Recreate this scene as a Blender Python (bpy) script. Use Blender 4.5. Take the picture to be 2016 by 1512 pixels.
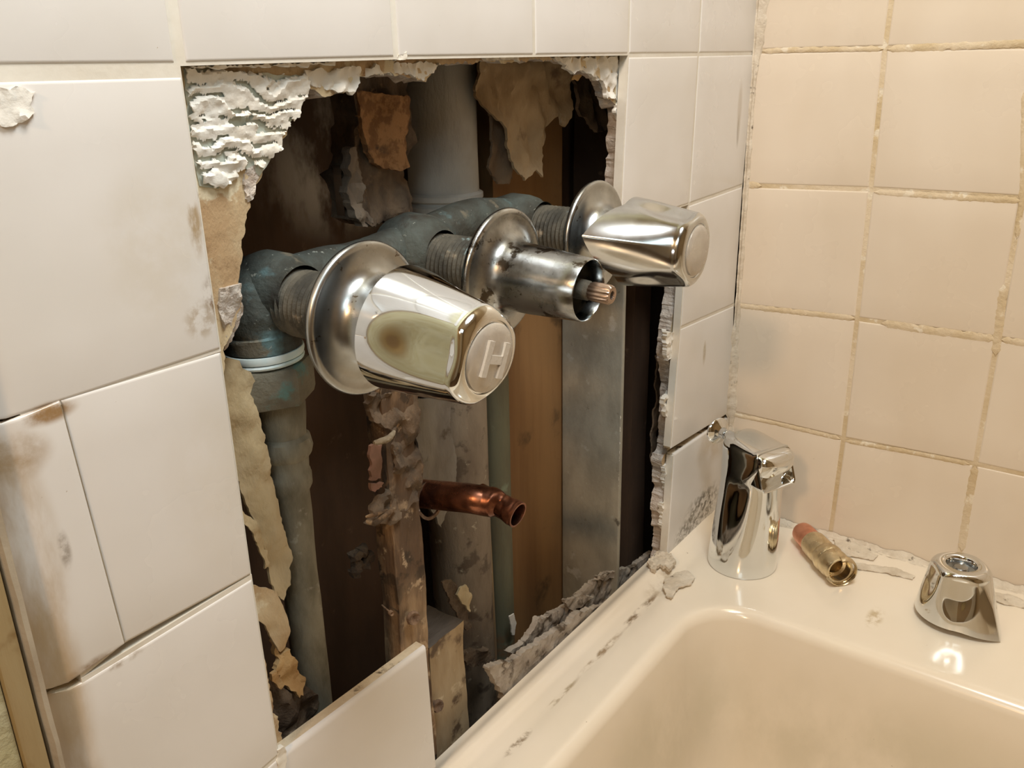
import bpy, bmesh, math, random
from mathutils import Vector, Matrix, noise
from mathutils.geometry import delaunay_2d_cdt, intersect_point_tri_2d
for o in list(bpy.data.objects): bpy.data.objects.remove(o)
S = bpy.context.scene; COL = S.collection
PI = math.pi; R_ = math.radians
# ------------------------------------------------------------------ camera
RM = Matrix(((0.5879206, -0.8086518, -0.0207782), (-0.2924326, -0.1885201, -0.9375198), (0.7542099, 0.5572634, -0.3473110)))
CP = Vector((-0.763986, -0.303541, 0.000867)); FP = 1742.441          # focal length in pixels of a 2016 px wide frame
cd = bpy.data.cameras.new('camera'); cam = bpy.data.objects.new('camera', cd); COL.objects.link(cam); S.camera = cam
cd.sensor_width = 36; cd.lens = FP / 2016 * 36; cd.clip_start = .01
r0, r1, r2 = RM
cam.matrix_world = Matrix(((r0.x, -r1.x, -r2.x, CP.x), (r0.y, -r1.y, -r2.y, CP.y), (r0.z, -r1.z, -r2.z, CP.z), (0, 0, 0, 1)))
# ------------------------------------------------------------------ light
W = bpy.data.worlds.new('world'); S.world = W; W.use_nodes = True
W.node_tree.nodes['Background'].inputs[0].default_value = (1, .82, .62, 1); W.node_tree.nodes['Background'].inputs[1].default_value = .05
def area(name, loc, target, size, power, col):
    l = bpy.data.lights.new(name, 'AREA'); l.shape = 'DISK'; l.size = size; l.energy = power; l.color = col
    o = bpy.data.objects.new(name, l); COL.objects.link(o); o.location = loc
    o.rotation_euler = (Vector(target) - Vector(loc)).to_track_quat('-Z', 'Y').to_euler(); return o
area('vanity_light', (-2.08, -.40, .80), (0, 0, -.3), .16, 9.8, (1, .62, .32))
area('overhead_fill', (-.3, -.45, 1.42), (-.3, -.3, -.4), .35, 3.4, (1, .88, .60))  # unseen overhead fill, added to brighten the tub deck
area('upper_fill', (-.5, -.3, .55), (-.45, 0, 0), .25, 4.5, (.97, 1, .985))  # added fill out of view, lifts and cools the left and top tiles
area('near_fill', (-.85, -.3, .25), (-.5, 0, 0), .2, .60, (.82, .98, 1))  # weak cool fill added near the camera, no real lamp there
S.view_settings.view_transform = 'Standard'; S.view_settings.look = 'None'; S.view_settings.gamma = 1
S.view_settings.exposure = 0; S.view_settings.use_curve_mapping = False
# ------------------------------------------------------------------ points: where a sight line meets a real plane (axis, value)
def at(u, v, ax, val):
    d = r0 * (u - 1008) + r1 * (v - 756) + r2 * FP
    return CP + d * ((val - CP[ax]) / d[ax])
# ------------------------------------------------------------------ materials
def mat(name, c1, c2=None, scale=30, stretch=(1, 1, 1), rough=.5, rough2=None, metal=0, bump=0, bscale=None, detail=6, spots=(), stains=(), spec=.5, coat=0, contrast=(.35, .65), sub=0):
    m = bpy.data.materials.new(name); m.use_nodes = True; nt = m.node_tree; N = nt.nodes; L = nt.links
    b = N['Principled BSDF']; g = N.new('ShaderNodeNewGeometry')
    def vec(st):
        v = N.new('ShaderNodeVectorMath'); v.operation = 'MULTIPLY'; v.inputs[1].default_value = st; L.new(g.outputs['Position'], v.inputs[0]); return v.outputs[0]
    def nz(sc, st=(1, 1, 1), det=detail, off=0):
        n = N.new('ShaderNodeTexNoise'); n.noise_dimensions = '4D'; n.inputs['W'].default_value = off; n.inputs['Scale'].default_value = sc; n.inputs['Detail'].default_value = det; n.inputs['Roughness'].default_value = .6
        L.new(vec(st), n.inputs['Vector']); return n.outputs['Fac']
    def rng(x, a, c, lo=0, hi=1):
        r = N.new('ShaderNodeMapRange'); r.inputs[1].default_value = a; r.inputs[2].default_value = c; r.inputs[3].default_value = lo; r.inputs[4].default_value = hi; r.interpolation_type = 'SMOOTHSTEP'
        L.new(x, r.inputs[0]); return r.outputs[0]
    def mul(x, y):
        k = N.new('ShaderNodeMath'); k.operation = 'MULTIPLY'; L.new(x, k.inputs[0])
        if isinstance(y, (int, float)): k.inputs[1].default_value = y
        else: L.new(y, k.inputs[1])
        return k.outputs[0]
    def mix(fac, a, c):
        x = N.new('ShaderNodeMix'); x.data_type = 'RGBA'; L.new(fac, x.inputs[0])
        for s, i in ((a, 6), (c, 7)):
            if isinstance(s, tuple): x.inputs[i].default_value = (*s, 1)
            else: L.new(s, x.inputs[i])
        return x.outputs[2]
    col = c1
    if c2: col = mix(rng(nz(scale, stretch), *contrast), c1, c2)
    for i, (sc, ss, lo, hi, cc) in enumerate(spots): col = mix(rng(nz(ss, stretch if cc == 's' else (1, 1, 1), 5, 3.7 * i + 1), lo, hi), col, sc)
    for i, st in enumerate(stains):
        cen, rad, cc, k, ns = st[:5]
        v = N.new('ShaderNodeVectorMath'); v.operation = 'SUBTRACT'; L.new(g.outputs['Position'], v.inputs[0]); v.inputs[1].default_value = cen
        v2 = N.new('ShaderNodeVectorMath'); v2.operation = 'DIVIDE'; L.new(v.outputs[0], v2.inputs[0]); v2.inputs[1].default_value = rad
        v3 = N.new('ShaderNodeVectorMath'); v3.operation = 'LENGTH'; L.new(v2.outputs[0], v3.inputs[0])
        f = rng(v3.outputs['Value'], .35, 1, 1, 0)
        f = mul(mul(f, rng(nz(ns, st[5] if len(st) > 5 else (1, 1, 1), 6, 9.1 * i), *(st[6] if len(st) > 6 else (.42, .6)))), k); col = mix(f, col, cc)
    if isinstance(col, tuple): b.inputs['Base Color'].default_value = (*col, 1)
    else: L.new(col, b.inputs['Base Color'])
    b.inputs['Metallic'].default_value = metal; b.inputs['Roughness'].default_value = rough
    b.inputs['Specular IOR Level'].default_value = spec; b.inputs['Coat Weight'].default_value = coat; b.inputs['Coat Roughness'].default_value = .08
    if rough2 is not None: L.new(rng(nz(scale * .7, (1, 1, 1), 5, 5.5), .35, .65, rough, rough2), b.inputs['Roughness'])
    if bump:
        bp = N.new('ShaderNodeBump'); bp.inputs['Strength'].default_value = 1; bp.inputs['Distance'].default_value = bump
        L.new(nz(bscale or scale * 3, stretch, 8, 2.2), bp.inputs['Height']); L.new(bp.outputs[0], b.inputs['Normal'])
    return m
OCH = (.30, .17, .06); MOLD = (.10, .085, .06)
SO = (.30, .62)
T_STAINS = [
    ((-.575, 0, -.065), (.03, .05, .04), (.62, .56, .45), .35, 60, (1, 1, 1), SO), ((-.5585, 0, -.058), (.004, .05, .016), (.36, .24, .10), .8, 160, (1, 1, .4)), ((-.5535, 0, -.088), (.008, .05, .012), (.22, .13, .06), .9, 260, (1, 1, .6)), ((-.562, 0, -.096), (.010, .05, .010), (.40, .30, .18), .6, 200),
    ((-.628, 0, -.1135), (.013, .05, .005), (.30, .17, .06), .95, 90, (1, 1, 1), SO), ((-.6425, 0, -.125), (.016, .05, .012), (.34, .22, .10), .8, 60, (1, 1, 1), SO), ((-.6455, 0, -.17), (.0145, .05, .07), (.42, .30, .16), .85, 50, (1, 1, .3), SO), ((-.633, 0, -.166), (.003, .05, .010), (.16, .11, .07), .6, 120),
    ((-.6455, 0, -.225), (.013, .05, .05), (.42, .30, .16), .8, 50, (1, 1, .3), SO), ((-.630, 0, -.2185), (.016, .05, .0045), (.26, .15, .06), .95, 90, (1, 1, 1), SO), ((-.646, 0, -.28), (.013, .05, .06), (.40, .28, .15), .85, 50, (1, 1, .3), SO), ((-.6205, 0, -.2235), (.012, .05, .003), (.30, .22, .14), .6, 120),
    ((-.0225, 0, -.062), (.0035, .03, .018), (.20, .165, .115), .85, 60, (1, 1, .2), SO), ((-.0225, 0, -.045), (.006, .03, .028), (.5, .43, .34), .5, 60, (1, 1, .2), SO),
    ((-.066, 0, -.249), (.004, .03, .014), (.42, .34, .20), .85, 30, (1, 1, 1), SO), ((-.05, 0, -.41), (.05, .03, .026), MOLD, .95, 150, (1, 1, 1)), ((-.085, 0, -.418), (.03, .03, .014), MOLD, .8, 200),
    ((-.03, 0, -.345), (.05, .03, .03), (.5, .38, .22), .5, 40, (1, 1, 1), SO), ((-.565, 0, -.165), (.03, .05, .05), (.66, .60, .50), .35, 30, (1, 1, .6), SO)]
TILE = mat('glazed_white_tile', (.80, .785, .775), (.75, .73, .705), 9, rough=.16, rough2=.3, bump=.0002, bscale=14, detail=3, spec=.5, stains=T_STAINS, spots=[((.35, .27, .17), 420, .70, .74, 0)])
TILEB = mat('glazed_tile_warm_light', (.80, .712, .600), (.75, .655, .535), 8, (1, 1, .5), rough=.2, rough2=.34, bump=.0004, bscale=12, detail=3, stains=[((0, -.03, -.39), (.03, .05, .03), (.5, .42, .33), .4, 60)], spots=[((.35, .25, .15), 300, .71, .74, 0)])  # same tile as the left wall, with the warm light put into its colour
GROUT = mat('old_white_grout', (.80, .77, .70), (.72, .67, .58), 30, rough=.9, bump=.0003, bscale=120, spots=[((.34, .25, .15), 50, .64, .74, 0)])
GROUTB = mat('yellowed_grout', (.76, .65, .49), (.62, .49, .30), 14, rough=.85, bump=.0012, bscale=220, spots=[((.82, .74, .6), 60, .56, .62, 0)])
TILEEDGE = mat('unglazed_tile_edge', (.72, .63, .48), (.55, .44, .30), 60, rough=.9, bump=.001, bscale=300, spots=[((.08, .05, .03), 60, .56, .66, 0)])
PAPER = mat('brown_board_paper', (.50, .34, .19), (.66, .54, .35), 40, (1, 1, .6), rough=.95, bump=.0015, bscale=160, spots=[((.30, .18, .09), 45, .56, .68, 0), ((.74, .66, .48), 50, .56, .62, 0)])
GREENP = mat('pale_green_board_paper', (.60, .65, .58), (.52, .56, .49), 60, rough=.95, bump=.0005, bscale=300)
GYPSUM = mat('crumbly_gypsum', (.72, .66, .60), (.56, .47, .40), 120, rough=1, bump=.003, bscale=260)
THIN = mat('white_thinset', (.86, .84, .79), (.76, .73, .66), 40, rough=.85, bump=.0007, bscale=200)
GREYB = mat('grey_torn_board', (.47, .42, .36), (.34, .29, .24), 50, rough=1, bump=.002, bscale=130, spots=[((.10, .075, .05), 60, .52, .64, 0), ((.58, .53, .47), 30, .58, .66, 0)])
CAULK = mat('old_caulk', (.76, .69, .58), (.62, .54, .43), 60, rough=.55, bump=.002, bscale=130, spots=[((.15, .115, .08), 75, .60, .68, 0)])
TUB = mat('cream_enamel', (.91, .83, .71), (.88, .80, .67), 7, rough=.13, rough2=.22, detail=4, coat=.3,
    stains=[((-.205, -.0175, -.43), (.045, .0045, .02), (.22, .14, .07), .95, 110, (.5, 1.2, 1)), ((-.27, -.019, -.43), (.04, .004, .02), (.30, .20, .10), .85, 120, (.5, 1.4, 1)), ((-.33, -.020, -.43), (.03, .003, .02), (.34, .25, .13), .8, 120, (.5, 1.4, 1)), ((-.16, -.014, -.43), (.035, .012, .02), (.5, .40, .27), .6, 70),
            ((-.385, -.022, -.43), (.02, .004, .02), (.28, .2, .12), .8, 190), ((-.18, -.24, -.52), (.035, .3, .10), (.62, .57, .44), .6, 14, (1, 1, .6), SO), ((-.27, -.07, -.52), (.12, .05, .09), (.62, .57, .44), .6, 14, (1, 1, .6), SO), ((-.108, -.178, -.43), (.020, .008, .01), (.52, .40, .22), .75, 130)],
    spots=[((.20, .13, .07), 230, .715, .735, 0)])
CHROME = mat('polished_chrome', (.76, .785, .80), rough=.045, rough2=.09, metal=1, scale=40)
CHROMED = mat('hazy_chrome', (.52, .55, .565), (.36, .375, .38), 30, rough=.24, rough2=.36, metal=1, bump=.0001, bscale=30, spots=[((.16, .13, .10), 130, .63, .68, 0)])
CHROMEP = mat('pitted_chrome', (.47, .49, .50), (.24, .245, .24), 45, rough=.16, rough2=.36, metal=1, bump=.0002, bscale=90, spots=[((.08, .065, .05), 90, .56, .62, 0)])
BUTTON = mat('cloudy_clear_plastic', (.50, .46, .41), (.60, .56, .50), 60, rough=.18, rough2=.3, metal=.35, bump=.0002, bscale=200)
LETTER = mat('frosted_letter', (.66, .62, .56), rough=.35, bump=.0002, bscale=500)
DARKH = mat('dark_cavity', (.03, .025, .02), rough=.6)
BRASSO = mat('verdigris_brass', (.048, .047, .038), (.088, .105, .096), 45, rough=.65, rough2=.85, metal=.15, bump=.0018, bscale=120, spots=[((.13, .22, .235), 34, .58, .70, 0), ((.36, .38, .34), 300, .63, .68, 0), ((.17, .15, .11), 60, .58, .68, 0), ((.045, .038, .03), 26, .55, .66, 0)])
BRASST = mat('corroded_thread', (.05, .048, .04), (.13, .12, .095), 70, rough=.6, rough2=.85, metal=.25, bump=.0012, bscale=160, spots=[((.30, .42, .44), 50, .60, .70, 0), ((.32, .27, .2), 60, .62, .70, 0)])
NUTM = mat('dirty_brass_nut', (.14, .125, .09), (.20, .185, .14), 60, rough=.7, metal=.2, bump=.0012, bscale=180, spots=[((.13, .24, .22), 45, .58, .68, 0)])
GALV = mat('crusty_grey_pipe', (.15, .14, .105), (.30, .29, .235), 60, (1, 1, .4), rough=.7, metal=.15, bump=.001, bscale=160, spots=[((.42, .42, .38), 70, .60, .68, 0)])
TAPE = mat('white_thread_tape', (.80, .87, .88), (.60, .78, .80), 40, rough=.5)
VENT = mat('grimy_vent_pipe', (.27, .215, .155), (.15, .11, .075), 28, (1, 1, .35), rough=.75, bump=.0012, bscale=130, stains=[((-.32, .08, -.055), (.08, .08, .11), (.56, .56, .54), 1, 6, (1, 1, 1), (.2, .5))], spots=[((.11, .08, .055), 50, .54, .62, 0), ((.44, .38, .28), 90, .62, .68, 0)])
GREYS = mat('grey_weathered_stud', (.37, .355, .30), (.26, .25, .21), 35, (1, 1, .5), rough=.7, bump=.0006, bscale=170, spots=[((.11, .10, .08), 60, .62, .70, 0), ((.42, .42, .39), 50, .63, .70, 0)])
BROWNW = mat('brown_wood', (.33, .185, .075), (.22, .115, .045), 26, (1, 1, .07), rough=.75, bump=.0006, bscale=120, spots=[((.12, .07, .03), 22, .56, .70, 0)])
DARKW = mat('dark_brown_board', (.105, .058, .032), (.065, .036, .02), 18, (1, 1, .3), rough=.85, bump=.0008, bscale=70,
    stains=[((-.36, .118, -.06), (.09, .1, .055), (.62, .58, .53), .95, 30, (1, 1, .5)), ((-.35, .118, -.02), (.03, .1, .05), (.45, .42, .38), .9, 40, (1, 1, .4))], spots=[((.16, .10, .06), 60, .62, .72, 0)])
ROTW = mat('rotten_wood', (.30, .19, .105), (.12, .072, .04), 55, (1, 1, .22), rough=.9, bump=.004, bscale=110, contrast=(.44, .56), stains=[((-.44, .03, -.215), (.05, .1, .055), (.10, .065, .04), 1, 50), ((-.44, .03, -.335), (.05, .1, .05), (.45, .31, .18), .9, 40, (1, 1, .2))], spots=[((.46, .34, .22), 75, .56, .62, 0), ((.055, .035, .02), 60, .53, .60, 0), ((.10, .06, .035), 22, .54, .62, 0)])
BLOCKW = mat('pale_wood_block', (.46, .36, .23), (.34, .24, .13), 35, (1, 1, .3), rough=.85, bump=.0014, bscale=90, spots=[((.13, .085, .05), 40, .54, .64, 0), ((.58, .48, .33), 60, .58, .66, 0)])
BLOCKT = mat('grey_sawn_end', (.13, .105, .085), (.075, .058, .045), 90, (.25, 1, 1), rough=.85, bump=.0016, bscale=110)
CHAR = mat('charred_wood', (.20, .14, .09), (.07, .052, .038), 40, (1, 1, .6), rough=.95, bump=.005, bscale=75, spots=[((.25, .165, .10), 65, .57, .66, 0), ((.30, .24, .18), 130, .68, .73, 0)])
CORK = mat('brown_cork_patch', (.40, .22, .10), (.24, .125, .055), 150, contrast=(.44, .56), rough=.95, bump=.0015, bscale=300, spots=[((.09, .06, .04), 40, .60, .68, 0)])
SMOOTHB = mat('smooth_brown_pipe_stub', (.19, .125, .08), (.13, .08, .05), 40, rough=.5, bump=.0008, bscale=90)
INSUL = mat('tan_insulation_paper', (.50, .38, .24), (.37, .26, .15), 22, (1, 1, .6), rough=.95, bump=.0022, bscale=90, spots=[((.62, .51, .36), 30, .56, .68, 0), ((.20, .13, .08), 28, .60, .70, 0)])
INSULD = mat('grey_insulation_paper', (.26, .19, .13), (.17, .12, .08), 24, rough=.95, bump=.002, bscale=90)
BATT = mat('yellowish_batt_facing', (.56, .47, .31), (.45, .35, .20), 24, (1, 1, .5), rough=.95, bump=.002, bscale=100, spots=[((.30, .22, .12), 30, .60, .70, 0)])
GOLD = mat('golden_torn_paper', (.60, .41, .20), (.46, .28, .12), 50, rough=.95, bump=.002, bscale=120, spots=[((.18, .10, .05), 55, .60, .68, 0)])
DIRT = mat('dirt_clump', (.17, .125, .085), (.08, .055, .038), 55, rough=1, bump=.006, bscale=90, spots=[((.32, .27, .22), 60, .60, .68, 0)])
GREENC = mat('greened_copper_pipe', (.13, .12, .08), (.17, .172, .115), 40, (1, 1, .25), rough=.7, metal=.3, bump=.0005, bscale=150, spots=[((.24, .29, .21), 40, .60, .70, 0), ((.24, .13, .06), 22, .60, .72, 0)])
LATH = mat('thin_tan_lath', (.36, .25, .13), (.24, .15, .08), 60, (1, 1, .1), rough=.85, bump=.0006, bscale=200)
COPPER = mat('tarnished_copper', (.40, .17, .10), (.13, .05, .03), 55, rough=.22, rough2=.45, metal=.9, bump=.0002, bscale=120)
COPPERB = mat('bright_copper', (.82, .40, .27), (.62, .26, .16), 60, rough=.3, rough2=.45, metal=.85, bump=.0002, bscale=200)
BRASS = mat('aged_brass', (.82, .70, .48), (.58, .48, .31), 70, rough=.18, rough2=.4, metal=.95, bump=.0002, bscale=200)
RUST = mat('rusty_steel', (.30, .20, .13), (.14, .085, .055), 160, rough=.9, metal=.2, bump=.001, bscale=400, spots=[((.62, .56, .5), 200, .60, .68, 0)])
PLASTER = mat('green_beige_plaster', (.44, .40, .23), (.52, .49, .33), 25, rough=.85, bump=.003, bscale=60, spots=[((.58, .60, .46), 30, .58, .66, 0), ((.30, .22, .08), 16, .58, .72, 0)])
TRIMG = mat('stained_wood_trim', (.33, .23, .10), (.42, .33, .18), 40, (1, 1, .1), rough=.7, bump=.0008, bscale=150, spots=[((.20, .11, .03), 30, .56, .68, 0)])
PAINT = mat('room_beige_paint', (.45, .36, .25), rough=.8); CEIL = mat('room_ceiling_paint', (.72, .66, .56), rough=.85); FLOORM = mat('brown_floor_tile', (.13, .085, .05), (.10, .065, .04), 5, rough=.4)
DOORM = mat('white_door_paint', (.75, .72, .66), rough=.45); DARKD = mat('dark_curtain_cloth', (.045, .04, .045), (.03, .03, .035), 20, rough=.9)
# ------------------------------------------------------------------ object helpers
ORG = {}
def finish(name, bm, m, parent=None, smooth=True, sharp=35, origin=None):
    bmesh.ops.recalc_face_normals(bm, faces=bm.faces)
    if parent is not None: org = ORG[parent]
    elif origin is not None: org = Vector(origin)
    else:
        xs = [v.co for v in bm.verts]; org = Vector(((min(c.x for c in xs) + max(c.x for c in xs)) / 2, (min(c.y for c in xs) + max(c.y for c in xs)) / 2, min(c.z for c in xs)))
    bmesh.ops.translate(bm, verts=bm.verts, vec=-org)
    for e in bm.edges:
        if len(e.link_faces) == 2 and e.calc_face_angle(0) > R_(sharp): e.smooth = False
    for f in bm.faces: f.smooth = smooth
    me = bpy.data.meshes.new(name); bm.to_mesh(me); bm.free()
    for mm in (m if isinstance(m, (list, tuple)) else [m]): me.materials.append(mm)
    o = bpy.data.objects.new(name, me); COL.objects.link(o)
    if parent is not None: o.parent = parent
    else: o.location = org
    ORG[o] = org; return o
def thing(name, loc, label, cat, group=None):
    o = bpy.data.objects.new(name, None); COL.objects.link(o); o.location = loc; o.empty_display_size = .02; ORG[o] = Vector(loc)
    return tag(o, label, cat, group)
def tag(o, label=None, cat=None, group=None, kind=None):
    if label: o['label'] = label
    if cat: o['category'] = cat
    if group: o['group'] = group
    if kind: o['kind'] = kind
    return o
def frame(d, up=(0, 0, 1)):
    d = Vector(d).normalized(); u = Vector(up)
    if abs(d.dot(u)) > .95: u = Vector((1, 0, 0))
    a = u.cross(d).normalized(); return a, d.cross(a), d
def lathe(bm, prof, o, d, seg=64, rf=None, a0=(0, 0, 1), off=None, mi=0, closed=False):
    """prof: (radius, height) pairs along direction d; rf(theta, i, r, h) gives another radius."""
    a, b, d = frame(d, a0); o = Vector(o); rings = []
    for i, (r, h) in enumerate(prof):
        ring = []
        for k in range(seg):
            t = 2 * PI * k / seg; rr = rf(t, i, r, h) if rf else r
            hh = h + (off(t, i, r, h) if off else 0)
            ring.append(bm.verts.new(o + (a * math.cos(t) + b * math.sin(t)) * rr + d * hh))
        rings.append(ring)
    n = len(rings)
    for i in range(n - (0 if closed else 1)):
        p, q = rings[i], rings[(i + 1) % n]
        for k in range(seg):
            f = bm.faces.new((p[k], p[(k + 1) % seg], q[(k + 1) % seg], q[k])); f.material_index = mi
    return rings
def cap(bm, ring, mi=0):
    f = bm.faces.new(ring); f.material_index = mi; return f
def tube(bm, pts, rad, seg=24, rf=None, caps=True, up=(0, 0, 1), mi=0, flat=None):
    pts = [Vector(p) for p in pts]; rings = []; ref = None
    for i, p in enumerate(pts):
        d = (pts[min(i + 1, len(pts) - 1)] - pts[max(i - 1, 0)]).normalized()
        if ref is None: a, b, _ = frame(d, up)
        else:
            a = (ref - d * ref.dot(d)).normalized(); b = d.cross(a)
        ref = a; r = rad[i] if isinstance(rad, (list, tuple)) else rad; ring = []
        fa, fb = flat[i] if flat else (1, 1)
        for k in range(seg):
            t = 2 * PI * k / seg; rr = r * (rf(t, i) if rf else 1)
            ring.append(bm.verts.new(p + a * math.cos(t) * rr * fa + b * math.sin(t) * rr * fb))
        rings.append(ring)
    for p, q in zip(rings, rings[1:]):
        for k in range(seg): bm.faces.new((p[k], p[(k + 1) % seg], q[(k + 1) % seg], q[k])).material_index = mi
    if caps: cap(bm, rings[0], mi); cap(bm, rings[-1], mi)
    return rings
def smooth_path(pts, n=8):
    pts = [Vector(p) for p in pts]; out = []
    P = [pts[0] * 2 - pts[1]] + pts + [pts[-1] * 2 - pts[-2]]
    for i in range(1, len(P) - 2):
        for k in range(n):
            t = k / n; p0, p1, p2, p3 = P[i - 1:i + 3]
            out.append(.5 * ((2 * p1) + (p2 - p0) * t + (2 * p0 - 5 * p1 + 4 * p2 - p3) * t * t + (3 * p1 - p0 - 3 * p2 + p3) * t ** 3))
    out.append(pts[-1]); return out
def box(bm, lo, hi, bev=.001, seg=2, mi=0):
    r = bmesh.ops.create_cube(bm, size=1); vs = r['verts']; lo = Vector(lo); hi = Vector(hi)
    for v in vs: v.co = Vector([(lo[i] + hi[i]) / 2 + v.co[i] * (hi[i] - lo[i]) for i in range(3)])
    fs = list({f for v in vs for f in v.link_faces})
    for f in fs: f.material_index = mi
    if bev: bmesh.ops.bevel(bm, geom=list({e for v in vs for e in v.link_edges}), offset=bev, segments=seg, profile=.5, affect='EDGES')
def rough_box(bm, lo, hi, res, amp, ns, seed=0, mi=0, topmi=None):
    """weathered timber: gridded box whose faces wander"""
    lo = Vector(lo); hi = Vector(hi); n = [max(2, int((hi[i] - lo[i]) / res)) for i in range(3)]; vd = {}
    def V(i, j, k):
        key = (i, j, k)
        if key not in vd:
            p = Vector((lo.x + (hi.x - lo.x) * i / n[0], lo.y + (hi.y - lo.y) * j / n[1], lo.z + (hi.z - lo.z) * k / n[2]))
            q = Vector((p.x * ns, p.y * ns, p.z * ns * .35 + seed))
            d = Vector((noise.fractal(q, 1, 2, 4), noise.fractal(q + Vector((9, 3, 1)), 1, 2, 4), noise.fractal(q + Vector((1, 7, 5)), 1, 2, 4) * .6))
            vd[key] = bm.verts.new(p + d * amp)
        return vd[key]
    for ax in range(3):
        a, b = [c for c in range(3) if c != ax]
        for side in (0, n[ax]):
            for i in range(n[a]):
                for j in range(n[b]):
                    q = []
                    for di, dj in ((0, 0), (1, 0), (1, 1), (0, 1)):
                        c = [0, 0, 0]; c[ax] = side; c[a] = i + di; c[b] = j + dj; q.append(V(*c))
                    f = bm.faces.new(q); f.material_index = topmi if (topmi is not None and ax == 2 and side) else mi
def fr(x, y, z=0, H=1, o=4): return noise.fractal(Vector((x, y, z)), H, 2, o)
def torn(bm, poly, ax, val, thick, res=.003, jag=.0015, jn=180, disp=None, seed=0, mi=0, px=True, keep=None, back=-1):
    """sheet with a ragged outline lying in the plane axis=val; disp(a, b) lifts it along the axis; back gives the side the thickness goes to"""
    A, B = [i for i in range(3) if i != ax]
    pts = [at(u, v, ax, val) for u, v in poly] if px else [Vector(p) for p in poly]
    P2 = [Vector((p[A], p[B])) for p in pts]; out = []
    for i, p in enumerate(P2):
        q = P2[(i + 1) % len(P2)]; n = max(1, int((q - p).length / (res * .6)))
        nd = Vector(((q - p).y, -(q - p).x)).normalized() if (q - p).length > 1e-9 else Vector((0, 0))
        for k in range(n):
            c = p.lerp(q, k / n); out.append(c + nd * jag * (fr(c.x * jn, c.y * jn, seed) + .5 * fr(c.x * jn * 3, c.y * jn * 3, seed + 5)))
    def inside(c):
        w = False; j = len(out) - 1
        for i in range(len(out)):
            a, b = out[i], out[j]
            if (a.y > c.y) != (b.y > c.y) and c.x < (b.x - a.x) * (c.y - a.y) / (b.y - a.y) + a.x: w = not w
            j = i
        return w
    x0 = min(c.x for c in out); x1 = max(c.x for c in out); y0 = min(c.y for c in out); y1 = max(c.y for c in out)
    nb = len(out); rnd = random.Random(seed); inner = []
    y = y0; row = 0
    while y < y1:
        x = x0 + (row % 2) * res / 2
        while x < x1:
            c = Vector((x + rnd.uniform(-.15, .15) * res, y + rnd.uniform(-.15, .15) * res))
            if inside(c) and min((c - b).length_squared for b in out) > (res * .4) ** 2: inner.append(c)
            x += res
        y += res; row += 1
    v2, e2, f2, *_ = delaunay_2d_cdt(out + inner, [(i, (i + 1) % nb) for i in range(nb)], [], 1, 1e-7)
    def mk(c, off):
        p = [0, 0, 0]; p[A] = c.x; p[B] = c.y; p[ax] = val + (disp(c.x, c.y) if disp else 0) + off; return bm.verts.new(p)
    F = [mk(c, 0) for c in v2]; Bk = [mk(c, thick * -back) for c in v2]; ec = {}
    for f in f2:
        cc = sum((v2[i] for i in f), Vector((0, 0))) / len(f)
        if keep and not keep(cc.x, cc.y): continue
        if not inside(cc): continue
        bm.faces.new([F[i] for i in f]).material_index = mi; bm.faces.new([Bk[i] for i in reversed(f)]).material_index = mi
        for k in range(len(f)):
            a, b = f[k], f[(k + 1) % len(f)]; ec.setdefault((min(a, b), max(a, b)), []).append((a, b))
    for k, l in ec.items():
        if len(l) == 1:
            a, b = l[0]; bm.faces.new((F[b], F[a], Bk[a], Bk[b])).material_index = mi
    for v in [v for v in bm.verts if not v.link_faces]: bm.verts.remove(v)
def NB(): return bmesh.new()
# ================================================================== SETTING: tiled walls
TH = .007
def tile(bm, c, ax, out, rs=(.0014, .0014, .0014, .0014), depth=TH, gap=.0011, lift=0):
    """c: four corners (world) in order top-left, top-right, bottom-right, bottom-left; out: outward sign along ax; rs: rounding of left, right, top, bottom edges"""
    tl, tr, br, bl = [Vector(p) for p in c]; w = ((tr - tl).length + (br - bl).length) / 2; h = ((bl - tl).length + (br - tr).length) / 2
    def samp(L, ra, rb):
        a = [ra * (1 - math.cos(PI / 2 * k / 4)) for k in range(5)]; b = [L - 2 * gap - rb * (1 - math.cos(PI / 2 * k / 4)) for k in range(4, -1, -1)]
        m = [a[-1] + (b[0] - a[-1]) * k / 5 for k in range(1, 5)]; return a + m + b
    us = samp(w, rs[0], rs[1]); vs = samp(h, rs[2], rs[3]); g = []
    def dr(x, r): return 0 if x >= r or r <= 0 else r - math.sqrt(max(0, r * r - (r - x) ** 2))
    for v in vs:
        row = []
        for u in us:
            fu = (u + gap) / w; fv = (v + gap) / h
            p = tl.lerp(tr, fu).lerp(bl.lerp(br, fu), fv)
            d = max(dr(u, rs[0]), dr(w - 2 * gap - u, rs[1]), dr(v, rs[2]), dr(h - 2 * gap - v, rs[3]))
            p[ax] -= out * min(d, depth * .95) - out * lift; row.append(bm.verts.new(p))
        g.append(row)
    for i in range(len(g) - 1):
        for j in range(len(g[0]) - 1): bm.faces.new((g[i][j], g[i][j + 1], g[i + 1][j + 1], g[i + 1][j]))
    rim = [*g[0], *[r[-1] for r in g[1:]], *reversed(g[-1][:-1]), *[r[0] for r in reversed(g[1:-1])]]
    bk = []
    for v in rim:
        p = v.co.copy(); p[ax] = tl[ax] - out * depth; bk.append(bm.verts.new(p))
    for i in range(len(rim)): bm.faces.new((rim[i], rim[(i + 1) % len(rim)], bk[(i + 1) % len(rim)], bk[i])).material_index = 1
    bm.faces.new(bk).material_index = 1
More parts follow.
